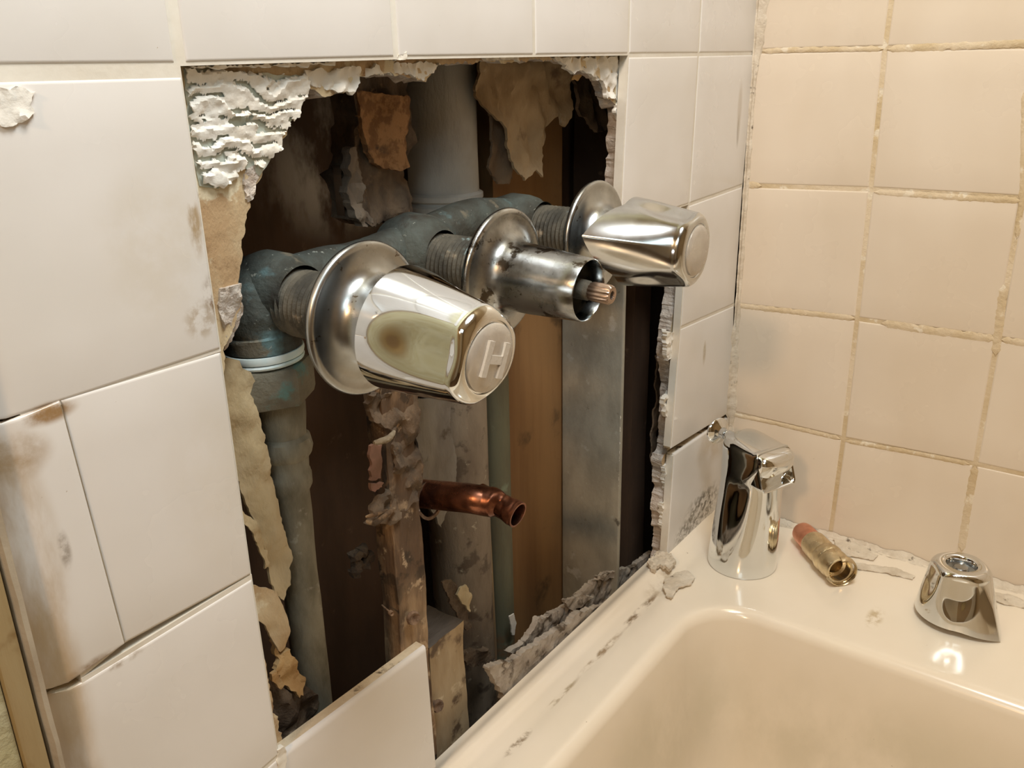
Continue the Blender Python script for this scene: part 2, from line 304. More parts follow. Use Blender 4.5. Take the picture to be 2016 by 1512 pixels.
def slab(bm, c, ax, out, a, b):
    if ax == 1 and c[0].x < -.64: c = (c[0] + Vector((.014, 0, 0)), c[1], c[2], c[3] + Vector((.014, 0, 0)))
    """grout bed: quad c pushed back to a, thick to b"""
    lo = []; hi = []
    for p in c:
        q = Vector(p); q[ax] -= out * a; lo.append(bm.verts.new(q)); q = q.copy(); q[ax] -= out * (b - a); hi.append(bm.verts.new(q))
    bm.faces.new(lo); bm.faces.new(hi)
    for i in range(4): bm.faces.new((lo[i], lo[(i + 1) % 4], hi[(i + 1) % 4], hi[i]))
wA = lambda u, v: at(u, v, 1, 0); wB = lambda u, v: at(u, v, 0, 0)
XA = [-.650, -.5542, -.4403, -.3271, -.2174, -.1092, -.001]
def up(p, dx=0): return Vector((p.x + dx, 0, .11))
L0 = [Vector((-.650, 0, .0008))] + [wA(*q) for q in ((357, 130), (783, 117), (1053, 112), (1238, 109), (1376, 107), (1487, 105))]
T0 = [up(p) for p in L0]
L1 = [wA(*q) for q in ((-28, 829), (437, 692), (783, 587), (1040, 505), (1221, 449), (1357, 403), (1463, 365))]
L2 = [wA(*q) for q in ((105, 1335), (497, 1131), (823, 938), (1040, 810), (1213, 722), (1340, 646), (1446, 600))]
L2[0] = Vector((-.651, 0, -.2215)); L1[0] = Vector((-.651, 0, -.1125))
L3 = [None] + [wA(*q) for q in ((551, 1488), (843, 1272), (1050, 1105), (1200, 985), (1320, 887), (1439, 813))]; L3[0] = Vector((-.652, 0, -.331))
L4 = [Vector((p.x, 0, -.4255)) for p in L3]; L4[5] = wA(1314, 1105); L4[6] = Vector((-.001, 0, -.43)); L4[2].x -= .002
bmt, bmg = NB(), NB()
def qa(A, B, i, adj=(0, 0, 0, 0), **k):
    l, r, t, b = adj; c = (A[i], A[i + 1], B[i + 1], B[i]); c2 = (A[i] + Vector((l, 0, -t)), A[i + 1] + Vector((-r, 0, -t)), B[i + 1] + Vector((-r, 0, b)), B[i] + Vector((l, 0, b)))
    tile(bmt, c2, 1, -1, **k); slab(bmg, c, 1, -1, .0006, TH)
BN = (.013, .0014, .0014, .0014)
for i in range(6): qa(T0, L0, i, rs=BN if i == 0 else (.0014,) * 4, adj=(.0012 if i == 1 else 0, .0012 if i == 0 else (.0008 if i == 1 else 0), 0, 0))
T1 = [Vector((p.x, 0, .22)) for p in T0]
for i in range(6): qa(T1, T0, i)
qa(L0, L1, 0, rs=(.013, .0010, .0014, .0014), gap=.0012, adj=(0, -.0008, .0026, 0)); qa(L0, L1, 4); qa(L0, L1, 5)
# the second row's left tile is split by a crack
ck0, ck1 = wA(118, 786), wA(247, 1268)
c_ = (L1[0], ck0, ck1, L2[0]); tile(bmt, c_, 1, -1, rs=(.013, .0008, .0014, .0014), gap=.0003, lift=.0006); slab(bmg, c_, 1, -1, .0009, TH)
c_ = (ck0, L1[1], L2[1], ck1); tile(bmt, c_, 1, -1, rs=(.0006, .0014, .0014, .0014), gap=.0003); slab(bmg, c_, 1, -1, .0009, TH)
qa(L1, L2, 5); qa(L2, L3, 0, rs=(.013, .001, .0014, .0014), adj=(0, -.0006, .0012, 0)); tile(bmt, (L2[5], L2[6], L3[6], L3[5]), 1, -1); slab(bmg, (L2[5], L2[6], L3[6] + Vector((0, 0, .003)), L3[5] + Vector((0, 0, .003))), 1, -1, .0006, TH); qa(L3, L4, 0, rs=BN)
c_ = (wA(1327, 892), L3[6] - Vector((0, 0, .0012)), L4[6], wA(1311, 1112)); tile(bmt, c_, 1, -1, rs=(.0022, .0014, .0022, .0005)); slab(bmg, (c_[0] - Vector((0, 0, .003)), c_[1] - Vector((0, 0, .003)), c_[2], c_[3]), 1, -1, .0009, TH)
wl = tag(finish('wall_left', bmt, [TILE, TILEEDGE], sharp=50), kind='structure')
gr = finish('grout', bmg, GROUT, wl, smooth=False)
# ---- wall board behind the tiles, with the torn opening
hole = [(365, 132), (603, 165), (640, 190), (700, 175), (708, 152), (760, 142), (838, 160), (860, 128), (960, 122), (1095, 118), (1125, 128), (1150, 132), (1192, 160), (1197, 195), (1222, 212), (1222, 300),
        (1216, 420), (1218, 450), (1320, 470), (1334, 560), (1322, 640), (1316, 700), (1324, 760), (1316, 880), (1303, 905), (1310, 960), (1302, 1000), (1308, 1060), (1300, 1110), (1150, 1270), (900, 1520), (850, 1650), (640, 1650), (560, 1470), (540, 1400), (500, 1200), (470, 1000), (445, 800),
        (440, 690), (455, 655), (476, 600), (470, 560), (478, 480), (490, 400), (520, 330), (545, 290), (575, 240), (598, 190), (603, 168)][1:]
YB = .0085
def ragged(pts, ax, val, j, jn, res=.0015, seed=0):
    pts = [at(u, v, ax, val) for u, v in pts]; out = []
    for i, p in enumerate(pts):
        q = pts[(i + 1) % len(pts)]; n = max(1, int((q - p).length / res)); nd = Vector(((q - p).z, 0, -(q - p).x)).normalized()
        for k in range(n):
            c = p.lerp(q, k / n); out.append(c + nd * j * (fr(c.x * jn, c.z * jn, seed) + .6 * fr(c.x * jn * 3, c.z * jn * 3, seed + 4)))
    return out
hp = ragged(hole, 1, YB, .0016, 150)
def board(bm, hp, x0, x1, z0, z1, y0, y1, mf, me):
    outer = [Vector((x0, z0)), Vector((x1, z0)), Vector((x1, z1)), Vector((x0, z1))]; h2 = [Vector((p.x, min(max(p.z, z0 + .004), z1 - .004))) for p in hp]
    n = len(h2); pts = outer + h2
    v2, e2, f2, *_ = delaunay_2d_cdt(pts, [(0, 1), (1, 2), (2, 3), (3, 0)] + [(4 + i, 4 + (i + 1) % n) for i in range(n)], [], 0, 1e-7)
    def ins(c):
        w = False; j = n - 1
        for i in range(n):
            a, b = h2[i], h2[j]
            if (a.y > c.y) != (b.y > c.y) and c.x < (b.x - a.x) * (c.y - a.y) / (b.y - a.y) + a.x: w = not w
            j = i
        return w
    F = [bm.verts.new((c.x, y0, c.y)) for c in v2]; K = [bm.verts.new((c.x + .0035 * fr(c.x * 90, c.y * 90, 3), y1, c.y + .0035 * fr(c.x * 90, c.y * 90, 8))) for c in v2]; ec = {}
    for f in f2:
        cc = sum((v2[i] for i in f), Vector((0, 0))) / len(f)
        if ins(cc): continue
        bm.faces.new([F[i] for i in f]).material_index = mf; bm.faces.new([K[i] for i in reversed(f)]).material_index = mf
        for k in range(len(f)):
            a, b = f[k], f[(k + 1) % len(f)]; ec.setdefault((min(a, b), max(a, b)), []).append((a, b))
    for l in ec.values():
        if len(l) == 1:
            a, b = l[0]; bm.faces.new((F[b], F[a], K[a], K[b])).material_index = me
bm = NB(); board(bm, hp, -.655, -.0005, -.52, .22, YB, .0195, 0, 1)
bd = finish('wallboard', bm, [PAPER, GYPSUM], wl, smooth=False); bd['label'] = 'torn gypsum board with brown paper around the hole'
# pale green paper and combed white adhesive on the top-left corner of the board
gp = [(362, 135), (600, 150), (603, 178), (590, 215), (560, 262), (530, 320), (512, 345), (470, 330), (430, 372), (392, 366), (372, 250)]
bm = NB(); torn(bm, gp, 1, YB - .0004, .0006, res=.004, jag=.001, seed=3)
finish('green_board_paper', bm, GREENP, wl, smooth=False)
thp = [(360, 134), (602, 148), (604, 176), (590, 212), (562, 258), (540, 300), (515, 328), (478, 318), (468, 352), (420, 372), (392, 352), (380, 300), (368, 200)]
def comb(x, z):
    x0 = x + .50; w = z + .9 * x0 * x0 + .16 * x0 + .0022 * fr(x * 60, z * 60, 2)
    s = (w * 150 + .85 * fr(x * 40, z * 80, 7) + .25 * fr(x * 120, z * 160, 2)) % 1.0; return s
def th_d(x, z):
    s = comb(x, z); return -(.0006 + .0030 * (s if s < .82 else (1 - s) * 4.5) * (.75 + .5 * fr(x * 50, z * 90, 1)) + .0003 * fr(x * 260, z * 420, 4))
def th_k(x, z):
    s = comb(x, z); g = fr(x * 55, z * 150, 12); return not (s < .26 + .34 * g and g > -.18) and not (fr(x * 38, z * 60, 31) > .50)
bm = NB(); torn(bm, thp, 1, YB - .0006, .0007, res=.00095, jag=.0018, jn=220, disp=th_d, keep=th_k, seed=5)
finish('thinset_adhesive', bm, THIN, wl, sharp=28)
# white adhesive remains along the top and the upper right corner of the opening, and crumbs on the right edge
bm = NB()
rough = lambda a, n, s=0: (lambda x, z: a * fr(x * n, z * n, s))
torn(bm, [(600, 140), (840, 122), (866, 126), (846, 150), (836, 160), (800, 148), (762, 144), (712, 150), (700, 180), (688, 184), (640, 176), (604, 168)], 1, YB - .001, .002, res=.0018, jag=.0018, disp=rough(-.0028, 110, 1), seed=7)
torn(bm, [(1085, 114), (1222, 112), (1221, 214), (1214, 196), (1196, 190), (1190, 160), (1160, 146), (1140, 136), (1130, 146), (1114, 128)], 1, YB - .001, .003, res=.0018, jag=.0015, disp=rough(-.003, 110, 4), seed=8)
torn(bm, [(1216, 200), (1222, 200), (1221, 236), (1212, 222)], 1, YB - .001, .003, res=.0018, disp=rough(-.002, 150, 4), seed=9)
for k, (pl) in enumerate(([(1312, 652), (1326, 655), (1326, 700), (1314, 712)], [(1308, 786), (1322, 770), (1324, 818), (1310, 822)], [(1308, 918), (1320, 905), (1318, 985), (1312, 960)], [(1304, 990), (1316, 986), (1314, 1040), (1305, 1042)])):
    torn(bm, pl, 1, YB - .002, .004, res=.0016, jag=.0016, disp=rough(-.0025, 160, k), seed=20 + k)
finish('adhesive_crumb', bm, THIN, wl, sharp=28)
bm = NB(); torn(bm, [(958, 112), (1024, 110), (1022, 118), (962, 119)], 1, .004, .003, res=.0015, disp=rough(-.002, 200, 2), seed=31)
torn(bm, [(380, 132), (600, 124), (660, 121), (660, 126), (600, 129), (480, 134)], 1, .003, .003, res=.0018, disp=rough(-.002, 150, 2), seed=33)
torn(bm, [(786, 104), (802, 102), (800, 118), (780, 119)], 1, -.0002, .002, res=.0013, disp=rough(-.0015, 250, 2), seed=34)
finish('grout_remnant', bm, GROUT, wl)
# pinkish broken core at lower left of the opening
bm = NB(); torn(bm, [(434, 568), (476, 558), (476, 598), (462, 640), (450, 664), (438, 640), (430, 600)], 1, YB - .001, .004, res=.002, jag=.001, disp=rough(-.003, 120, 3), seed=41)
torn(bm, [(478, 590), (484, 615), (462, 650), (440, 690), (436, 668), (456, 648)], 1, YB + .006, .006, res=.002, jag=.001, disp=rough(-.003, 120, 6), seed=42)
torn(bm, [(502, 322), (514, 330), (508, 352), (500, 380), (492, 396), (476, 362), (488, 332)], 1, YB - .0006, .002, res=.0015, disp=rough(-.0012, 300, 3), seed=43)
finish('gypsum_core', bm, GYPSUM, wl)
# adhesive lump stuck on the upper-left tile
bm = NB(); torn(bm, [(-30, 172), (40, 172), (66, 180), (60, 205), (66, 222), (40, 240), (28, 254), (8, 250), (-30, 225)], 1, -.0001, .0008, res=.0016, jag=.0015, disp=lambda x, z: -.0006 - .0016 * abs(fr(x * 170, z * 170, 3)), seed=44)
finish('adhesive_smear', bm, THIN, wl)
# ---- right-hand wall
bmt, bmg = NB(), NB()
YS = [-.0005, -.1077, -.2173] + [-.2173 - .1095 * k for k in range(1, 12)]; ZS = [.33, .22, .11, 0, -.1095, -.2172, -.3262, -.4335]
meas = {(3, 0): (1500, 101), (3, 1): (1742, 95), (4, 0): (1463, 365), (4, 1): (1714, 373), (4, 2): (2012, 390), (5, 0): (1445, 600), (5, 1): (1687, 628), (5, 2): (1964, 667), (6, 0): (1438, 812), (6, 1): (1660, 864), (6, 2): (1920, 914)}
def nb(i, j):
    if (i, j) in meas:
        p = wB(*meas[(i, j)])
        if j == 0: p.y = YS[0]
        return p
    return Vector((0, YS[j], ZS[i]))
for i in range(7):
    for j in range(13):
        c = (nb(i, j), nb(i, j + 1), nb(i + 1, j + 1), nb(i + 1, j)); tile(bmt, c, 0, -1, gap=.0013, rs=(.002,) * 4); slab(bmg, c, 0, -1, .0006, TH)
wr = tag(finish('wall_right', bmt, [TILEB, TILEEDGE], sharp=50), kind='structure'); finish('grout', bmg, GROUTB, wr, smooth=False)
bm = NB(); box(bm, (.008, -1.7, -.9), (.1, .002, 1.5), 0); finish('backing_board', bm, PAINT, wr, smooth=False)
bm = NB(); box(bm, (-.0005 + .001, -1.64, .3305), (.0079, .02, 1.5), 0); finish('painted_upper_wall', bm, PAINT, wr, smooth=False)
# wide white and yellow grout joints smeared over the tile edges
bm = NB()
def smear(pts, w, seed, lift=.0004):
    P = [wB(*p) for p in pts]; L = []; 
    for a, b in zip(P, P[1:]):
        n = max(2, int((b - a).length / .0015))
        L += [a.lerp(b, k / n) for k in range(n)]
    L.append(P[-1]); rows = []
    for i, p in enumerate(L):
        d = (L[min(i + 1, len(L) - 1)] - L[max(i - 1, 0)]).normalized(); nrm = Vector((0, d.z, -d.y)); s = i * .0015
        k = w * min(1, i / 3, (len(L) - 1 - i) / 3)
        rows.append([bm.verts.new(p + nrm * k * t * (1 + .45 * fr(s * 200, t * 9, seed)) + Vector((-lift * h * (1 + .6 * fr(s * 300, t, seed + 3)), 0, 0))) for t, h in ((-1, -.4), (-.5, 1), (0, 1.2), (.5, 1), (1, -.4))])
    for a, b in zip(rows, rows[1:]):
        for k in range(4): bm.faces.new((a[k], a[k + 1], b[k + 1], b[k]))
smear([(1746, 97), (1830, 93), (1920, 89), (2030, 84)], .0028, 1); smear([(1720, 378), (1800, 383), (1880, 389), (2012, 396)], .0026, 2); smear([(2016, 180), (2012, 392), (2002, 470)], .002, 3)
smear([(1464, 362), (1500, 366)], .003, 4); smear([(1440, 600), (1500, 607), (1600, 618), (1684, 627)], .0026, 5); smear([(1735, 636), (1830, 651), (1960, 668)], .0036, 6); smear([(1976, 560), (1964, 660), (1960, 700)], .0034, 8); smear([(1970, 668), (2040, 680)], .003, 7)
smear([(1440, 816), (1520, 832), (1655, 864)], .0022, 9); smear([(1500, 101), (1560, 98), (1740, 96)], .002, 10); smear([(1664, 868), (1800, 892), (1910, 914)], .0022, 11); smear([(1920, 918), (1905, 1000), (1893, 1085)], .0034, 12)
finish('grout_smear', bm, GROUTB, wr)
# caulk column in the corner
bm = NB(); rows = []; n = 190
for i in range(n + 1):
    z = .22 - .655 * i / n; wdt = .0045 + .006 * max(0, min(1, (z + .02) / .05)) + .0025 * max(0, min(1, (-.24 - z) / .04)); wdt *= 1 + .35 * fr(z * 55, 0, 3)
    wa = .0022 * (1 + .8 * fr(z * 80, 5, 1)) + (.004 if -.33 < z < -.24 else 0) * (1 + fr(z * 90, 2, 2)); b1 = .0012 * (1 + fr(z * 150, 8, 2)); 
    rows.append([bm.verts.new(p) for p in ((-wa, .0002, z), (-wa * .6, -.0009 - .0006 * fr(z * 220, 1, 6), z), (-.0016 - b1 * .4, -.0016 - b1 * .4, z), (-.0012 - .0008 * fr(z * 170, 3, 6), -wdt * .55, z), (-.0009, -wdt * .85, z), (.0004, -wdt, z))])
for a, b in zip(rows, rows[1:]):
    for k in range(5): bm.faces.new((a[k], a[k + 1], b[k + 1], b[k]))
tag(finish('trim_1', bm, CAULK), kind='structure')
# caulk between deck and right wall, cracked and peeling
bm = NB(); rows = []; n = 420
for i in range(n + 1):
    y = .002 - .75 * i / n; wd = .008 * (1 + .5 * fr(y * 45, 1, 2)); hh = .004 * (1 + .6 * fr(y * 60, 4, 2)); row = []
    for k in range(9):
        t = k / 8; x = -wd * t; z = -.4295 + hh * (1 - t) ** 1.6 + .0009 * fr(y * 260, x * 500, 5) * (1 - t * .6) - (.0012 if abs(t - .55 - .25 * fr(y * 40, 0, 9)) < .07 else 0)
        row.append(bm.verts.new((x - .0004, y, z)))
    rows.append(row)
for a, b in zip(rows, rows[1:]):
    for k in range(8): bm.faces.new((a[k], a[k + 1], b[k + 1], b[k]))
tag(finish('trim_2', bm, CAULK), kind='structure')
bm = NB()
torn(bm, [(1640, 1062), (1690, 1072), (1728, 1094), (1720, 1104), (1690, 1098), (1650, 1092)], 2, -.4285, .0008, res=.0022, jag=.0012, disp=lambda x, y: .0015 * fr(x * 120, y * 120, 2), seed=51)
torn(bm, [(1660, 1108), (1700, 1110), (1770, 1120), (1800, 1135), (1796, 1142), (1740, 1128), (1668, 1118)], 2, -.4288, .0006, res=.0022, jag=.0012, disp=lambda x, y: .001 * fr(x * 120, y * 120, 5), seed=52)
torn(bm, [(1950, 1166), (1990, 1172), (2030, 1188), (2030, 1200), (1980, 1190), (1952, 1182)], 2, -.4286, .0008, res=.0022, jag=.0012, disp=lambda x, y: .0015 * fr(x * 120, y * 120, 7), seed=53)
finish('peeled_caulk', bm, CAULK, bpy.data.objects['trim_2'])
# plaster and wooden casing beyond the tiles at the left
bm = NB(); box(bm, (-2.3, .001, -.9), (-.6642, .03, 1.5), 0); wp = tag(finish('wall_left_plaster', bm, PLASTER, smooth=False), kind='structure')
bm = NB(); box(bm, (-2.3, .0305, .2), (.0, .05, 1.5), 0); box(bm, (-.66, .0305, .2), (.0, .05, .24), 0); box(bm, (-.66, .0, .2205), (-.0005, .03, 1.5), 0); finish('upper_plaster', bm, PLASTER, wp, smooth=False)
bm = NB(); rows = []
for i in range(121):
    z = -.9 + 1.1 * i / 120; e = .0011 * fr(z * 22, 2, 2) + .0004 * fr(z * 120, 5, 5); rows.append([bm.verts.new(p) for p in ((-.6502, .008, z), (-.6502, .0005, z), (-.6512 + e * .5, -.0022, z), (-.6530 + e, -.0022, z), (-.6545 + e * .5, -.0006, z), (-.6547, .008, z))])
for a, b in zip(rows, rows[1:]):
    for k in range(5): bm.faces.new((a[k], a[k + 1], b[k + 1], b[k]))
tag(finish('trim_3', bm, mat('grey_caulk_bead', (.46, .40, .31), (.38, .32, .24), 30, rough=.7, bump=.0006, bscale=90)), kind='structure')
bm = NB(); box(bm, (-.6638, -.0015, -.9), (-.6556, .012, 1.2), .001); tag(finish('trim_4', bm, TRIMG), kind='structure')
# ---- cavity lining
bm = NB(); box(bm, (-.76, .118, -.8), (.12, .13, .4), 0); tag(finish('wall_rear', bm, DARKW, smooth=False), kind='structure')
bm = NB(); box(bm, (-.76, .031, -.8), (-.70, .117, .4), 0); box(bm, (.001, .0205, -.8), (.12, .117, .4), 0); box(bm, (-.69, .031, .25), (.045, .117, .3), 0); finish('cavity_framing', bm, DARKW, bpy.data.objects['wall_rear'], smooth=False)
# ---- rest of the bathroom
bm = NB(); box(bm, (-2.3, -1.75, -.93), (.1, .15, -.9), 0); tag(finish('floor', bm, FLOORM, smooth=False), kind='structure')
bm = NB(); box(bm, (-2.3, -1.75, 1.5), (.1, .15, 1.55), 0); tag(finish('ceiling', bm, CEIL, smooth=False), kind='structure')
bm = NB(); box(bm, (-2.36, -1.75, -.9), (-2.3, .15, 1.5), 0); tag(finish('wall_behind_camera', bm, PAINT, smooth=False), kind='structure')
bm = NB(); box(bm, (-2.3, -1.75, -.9), (.0, -1.65, 1.5), 0); tag(finish('wall_front', bm, PAINT, smooth=False), kind='structure')
bm = NB(); box(bm, (-2.299, -1.3, -.9), (-2.27, -.55, 1.15), .003); tag(finish('door_1', bm, DOORM, smooth=False), kind='structure')
# ================================================================== BATHTUB
BX0, BX1, BY0, BY1, CR = -.635, -.150, -1.45, -.046, .055; ZD = -.4295
def rr(off, n1=46, n2=26):
    """rounded rectangle grown by off, list of (x, y, outward direction, arc flag), same count every time"""
    out = []; r = CR
    for cx, cy, a0, L0_, nn in ((BX1 - r, BY1 - r, 90, None, 0), (BX1 - r, BY0 + r, 0, None, 0), (BX0 + r, BY0 + r, -90, None, 0), (BX0 + r, BY1 - r, 180, None, 0)):
        for k in range(n2 + 1):
            a = R_(a0 - 90 * k / n2); d = Vector((math.cos(a), math.sin(a))); out.append((Vector((cx, cy)), d))
    full = []
    m = len(out)
    for i in range(m):
        c, d = out[i]; c2, d2 = out[(i + 1) % m]; full.append((c, d))
        if (c2 - c).length > 1e-6:
            nn = 26
            for k in range(1, nn): full.append((c.lerp(c2, k / nn), d))
    return full
FR = rr(0)
def ring_at(off): return [Vector((c.x + d.x * (CR + off), c.y + d.y * (CR + off))) for c, d in FR]
OX0, OX1, OY0, OY1 = -.735, -.0008, -1.55, .0128
def outer_pt(c, d):
    t = 9
    if d.x > 1e-6: t = min(t, (OX1 - c.x) / d.x)
    if d.x < -1e-6: t = min(t, (OX0 - c.x) / d.x)
    if d.y > 1e-6: t = min(t, (OY1 - c.y) / d.y)
    if d.y < -1e-6: t = min(t, (OY0 - c.y) / d.y)
    return c + d * t
def bump_z(x, y):
    b = 0
    e = y - .002                       # raised bead against the tap wall
    b += .0045 * math.exp(-((y - .001) / .0065) ** 2)
    b -= .0012 * math.exp(-((y + .019) / .006) ** 2)
    return b
bm = NB(); rings = []
e0 = ring_at(.0); ou = [outer_pt(c, d) for c, d in FR]
ffs = [1, .985, .96, .93, .90, .87, .84, .81, .78, .75, .72, .69, .66, .62, .58, .54, .5, .45, .4, .34, .28, .22, .16, .1, .05]
rings.append([bm.verts.new((p.x, p.y, ZD - .03)) for p in ou])
for t in ffs: rings.append([bm.verts.new((e.lerp(o, t).x, e.lerp(o, t).y, ZD + bump_z(*e.lerp(o, t)))) for e, o in zip(e0, ou)])
er = .011
for k in range(0, 9):
    a = PI / 2 * k / 8 * .9; off = -er * math.sin(a); z = ZD - er * (1 - math.cos(a)); pts = ring_at(off); rings.append([bm.verts.new((p.x, p.y, z + bump_z(p.x, p.y) * (1 - k / 8))) for p in pts])
zz = z; of = off
for k in range(1, 13):
    t = k / 12; off = of - .0075 * t * 4 * .9 - (.035 * t ** 6); z = zz - .30 * t; pts = ring_at(max(off, -CR + .002) if True else off); 
    shr = max(0, -(off) - CR + .002)
    rings.append([bm.verts.new((p.x, p.y, z)) for p in pts])
for a, b in zip(rings, rings[1:]):
    m = len(a)
    for k in range(m): bm.faces.new((a[k], a[(k + 1) % m], b[(k + 1) % m], b[k]))
bm.faces.new(rings[-1])
tubo = thing('bathtub', (-.37, -.75, -.9), 'cream enamel bathtub with rounded basin and stained rim below the tiled walls', 'bathtub')
finish('basin', bm, TUB, tubo, sharp=60)
bm = NB(); box(bm, (-.735, -1.55, -.899), (-.725, .0, ZD - .031), 0); finish('apron', bm, TUB, tubo)
# peeled flake of old paint on the rim corner, dirt in the groove
bm = NB(); torn(bm, [(1308, 1146), (1330, 1130), (1352, 1128), (1368, 1140), (1362, 1152), (1340, 1160), (1330, 1166), (1322, 1182), (1310, 1176), (1306, 1160)], 2, ZD + .001, .0012, res=.002, jag=.0012, disp=lambda x, y: .001 + .0012 * fr(x * 90, y * 90, 2), seed=61)
tag(finish('paint_flake', bm, CAULK), 'pale peeling flake on the tub rim below the corner tile', 'flake')
bm = NB()
torn(bm, [(1272, 1112), (1300, 1090), (1318, 1098), (1330, 1112), (1318, 1126), (1300, 1118), (1286, 1128)], 2, ZD + .004, .003, res=.0016, jag=.002, disp=lambda x, y: .004 * abs(fr(x * 160, y * 160, 2)), seed=62)
tag(finish('caulk_remnant', bm, CAULK), 'crumbly brown stained caulk at the corner where hole, tile and tub meet', 'caulk')
# ================================================================== INSIDE THE HOLE
YV = .036; ZV = -.103
def cyl(bm, a, b, r, seg=32, **k): return tube(bm, [a, b], r, seg, **k)
# ---- grimy vent pipe
x = at(885, 600, 1, .086).x
bm = NB(); pts = [Vector((x, .086, .24 - .02 * k)) for k in range(46)]
tube(bm, pts, .0235, 40, rf=lambda t, i: 1 + .02 * fr(t, i * .3, 2))
for z in (-.085, -.092): lathe(bm, [(.0236, -.003), (.026, -.0015), (.026, .0015), (.0236, .003)], (x, .086, z), (0, 0, 1), 40, closed=True)
vp = thing('vent_pipe', (x, .086, -.68), 'thick grimy grey vertical pipe near the middle of the wall cavity', 'pipe'); finish('pipe', bm, VENT, vp)
bm = NB()
torn(bm, [(822, 786), (888, 784), (886, 840), (900, 900), (896, 960), (880, 1000), (868, 1040), (852, 1010), (832, 985), (824, 930)], 1, .055, .002, res=.003, jag=.001, disp=rough(-.002, 60, 3), seed=71)
tag(finish('torn_paper_strip', bm, mat('grey_pipe_wrap', (.25, .235, .21), (.17, .15, .13), 40, (1, 1, .4), rough=.8, bump=.0012, bscale=120, spots=[((.55, .52, .46), 60, .66, .70, 0), ((.10, .08, .06), 40, .6, .68, 0)])), 'grey torn wrapping against the left side of the vent pipe behind the copper stub', 'wrapping')
bm = NB()
torn(bm, [(868, 1146), (890, 1140), (900, 1160), (905, 1175), (925, 1210), (926, 1235), (915, 1240), (900, 1215), (890, 1190), (880, 1170)], 1, .050, .0015, res=.0022, jag=.001, disp=rough(-.003, 70, 5), seed=72)
tag(finish('hanging_scrap', bm, DIRT), 'small dark curled scrap stuck on the vent pipe above the sawn block', 'scrap')
bm = NB(); torn(bm, [(905, 1158), (918, 1150), (930, 1175), (926, 1205), (916, 1192), (900, 1172)], 1, .048, .0015, res=.0018, jag=.001, disp=rough(-.002, 90, 6), seed=73)
tag(finish('paper_scrap', bm, BATT), 'little cream paper scrap on the vent pipe above the sawn block', 'scrap')
# ---- lath and green copper pipe
bm = NB(); a = at(946, 780, 1, .072); b = at(972, 1270, 1, .072)
tube(bm, [a + Vector((0, 0, .5)), a, b, b - Vector((0, 0, .1))], .0032, 4, flat=[(1, 1)] * 4)
tag(finish('wood_lath', bm, LATH, smooth=False), 'thin tan wooden lath between the vent pipe and the green copper pipe', 'lath')
x = at(980, 1000, 1, .076).x
bm = NB(); pts = [Vector((x, .076, -.10 - .02 * k)) for k in range(30)]; tube(bm, pts, .0108, 28, rf=lambda t, i: 1 + .03 * fr(t, i * .4, 5))
tag(finish('copper_water_pipe', bm, GREENC), 'slim greenish vertical copper pipe in front of the brown board', 'pipe')
bm = NB(); torn(bm, [(1003, 1214), (1012, 1208), (1017, 1228), (1013, 1250), (1009, 1250)], 1, .058, .001, res=.0016, jag=.0006, seed=74)
tag(finish('plaster_drip', bm, THIN), 'small pale drip hanging at the foot of the green copper pipe', 'drip')
# ---- brown board and grey stud
xb0 = at(985, 900, 1, .085).x; xb1 = -.1655
bm = NB(); rough_box(bm, (xb0, .085, -.62), (xb1, .112, .22), .008, .0008, 25)
tag(finish('brown_stud', bm, BROWNW), 'wide smooth brown upright board left of the grey stud', 'board')
bm = NB(); box(bm, (-.1685, .0255, -.62), (-.1640, .0835, -.115), .0012, 3)
gs = tag(finish('grey_stud', bm, GREYS), 'grey weathered upright stud at the right of the hole with a chipped white edge', 'stud')
bm = NB(); torn(bm, [(Vector((-.1685, y, z))) for y, z in ((.0265, -.272), (.030, -.285), (.031, -.30), (.036, -.306), (.050, -.311), (.046, -.316), (.038, -.318), (.042, -.326), (.036, -.338), (.031, -.333), (.0265, -.345))], 0, -.1684, .0004, res=.0016, jag=.0012, px=False, seed=75)
finish('chipped_paint', bm, THIN, gs)
bm = NB(); rough_box(bm, (-.105, .050, -.62), (-.075, .112, .22), .01, .002, 30)
tag(finish('dark_stud', bm, DARKW), 'dark reddish brown upright board furthest right behind the tile edge', 'stud')
bm = NB(); torn(bm, [(1292, 700), (1306, 690), (1302, 760), (1296, 850), (1290, 905), (1300, 935), (1294, 950), (1282, 905), (1284, 860), (1290, 780)], 1, .034, .0015, res=.0025, jag=.001, disp=rough(-.004, 50, 2), seed=76)
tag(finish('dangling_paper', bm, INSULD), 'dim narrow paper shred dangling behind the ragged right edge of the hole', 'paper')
# ---- rotten upright strip and sawn block
sx0 = at(737, 1000, 1, .036).x; sx1 = at(827, 1000, 1, .023).x
bm = NB(); rough_box(bm, (sx0, .023, -.60), (sx1, .0365, -.150), .0028, .0016, 60, 3)
ro = tag(finish('rotten_wood_strip', bm, ROTW), 'rotten brown upright wood strip with rusty nails left of the copper stub', 'wood')
bm = NB(); random.seed(4)
torn(bm, [(728, 776), (826, 770), (824, 860), (828, 960), (800, 1000), (770, 1030), (726, 1034), (735, 1000), (770, 960), (776, 905), (770, 880), (780, 850), (735, 830)], 1, .0225, .004, res=.0024, jag=.0016, disp=rough(-.006, 70, 9), seed=77)
finish('crumbling_bark', bm, CHAR, ro); bpy.data.objects['crumbling_bark']['label'] = 'dark crumbling rot on the upper half'
bm = NB(); torn(bm, [(730, 955), (755, 950), (752, 962), (732, 968)], 1, .020, .002, res=.002, seed=78); torn(bm, [(730, 880), (752, 876), (750, 940), (731, 946)], 1, .0225, .002, res=.003, seed=79)
finish('red_brown_chip', bm, mat('reddish_wood', (.22, .11, .075), (.15, .08, .05), 60, rough=.8), ro)
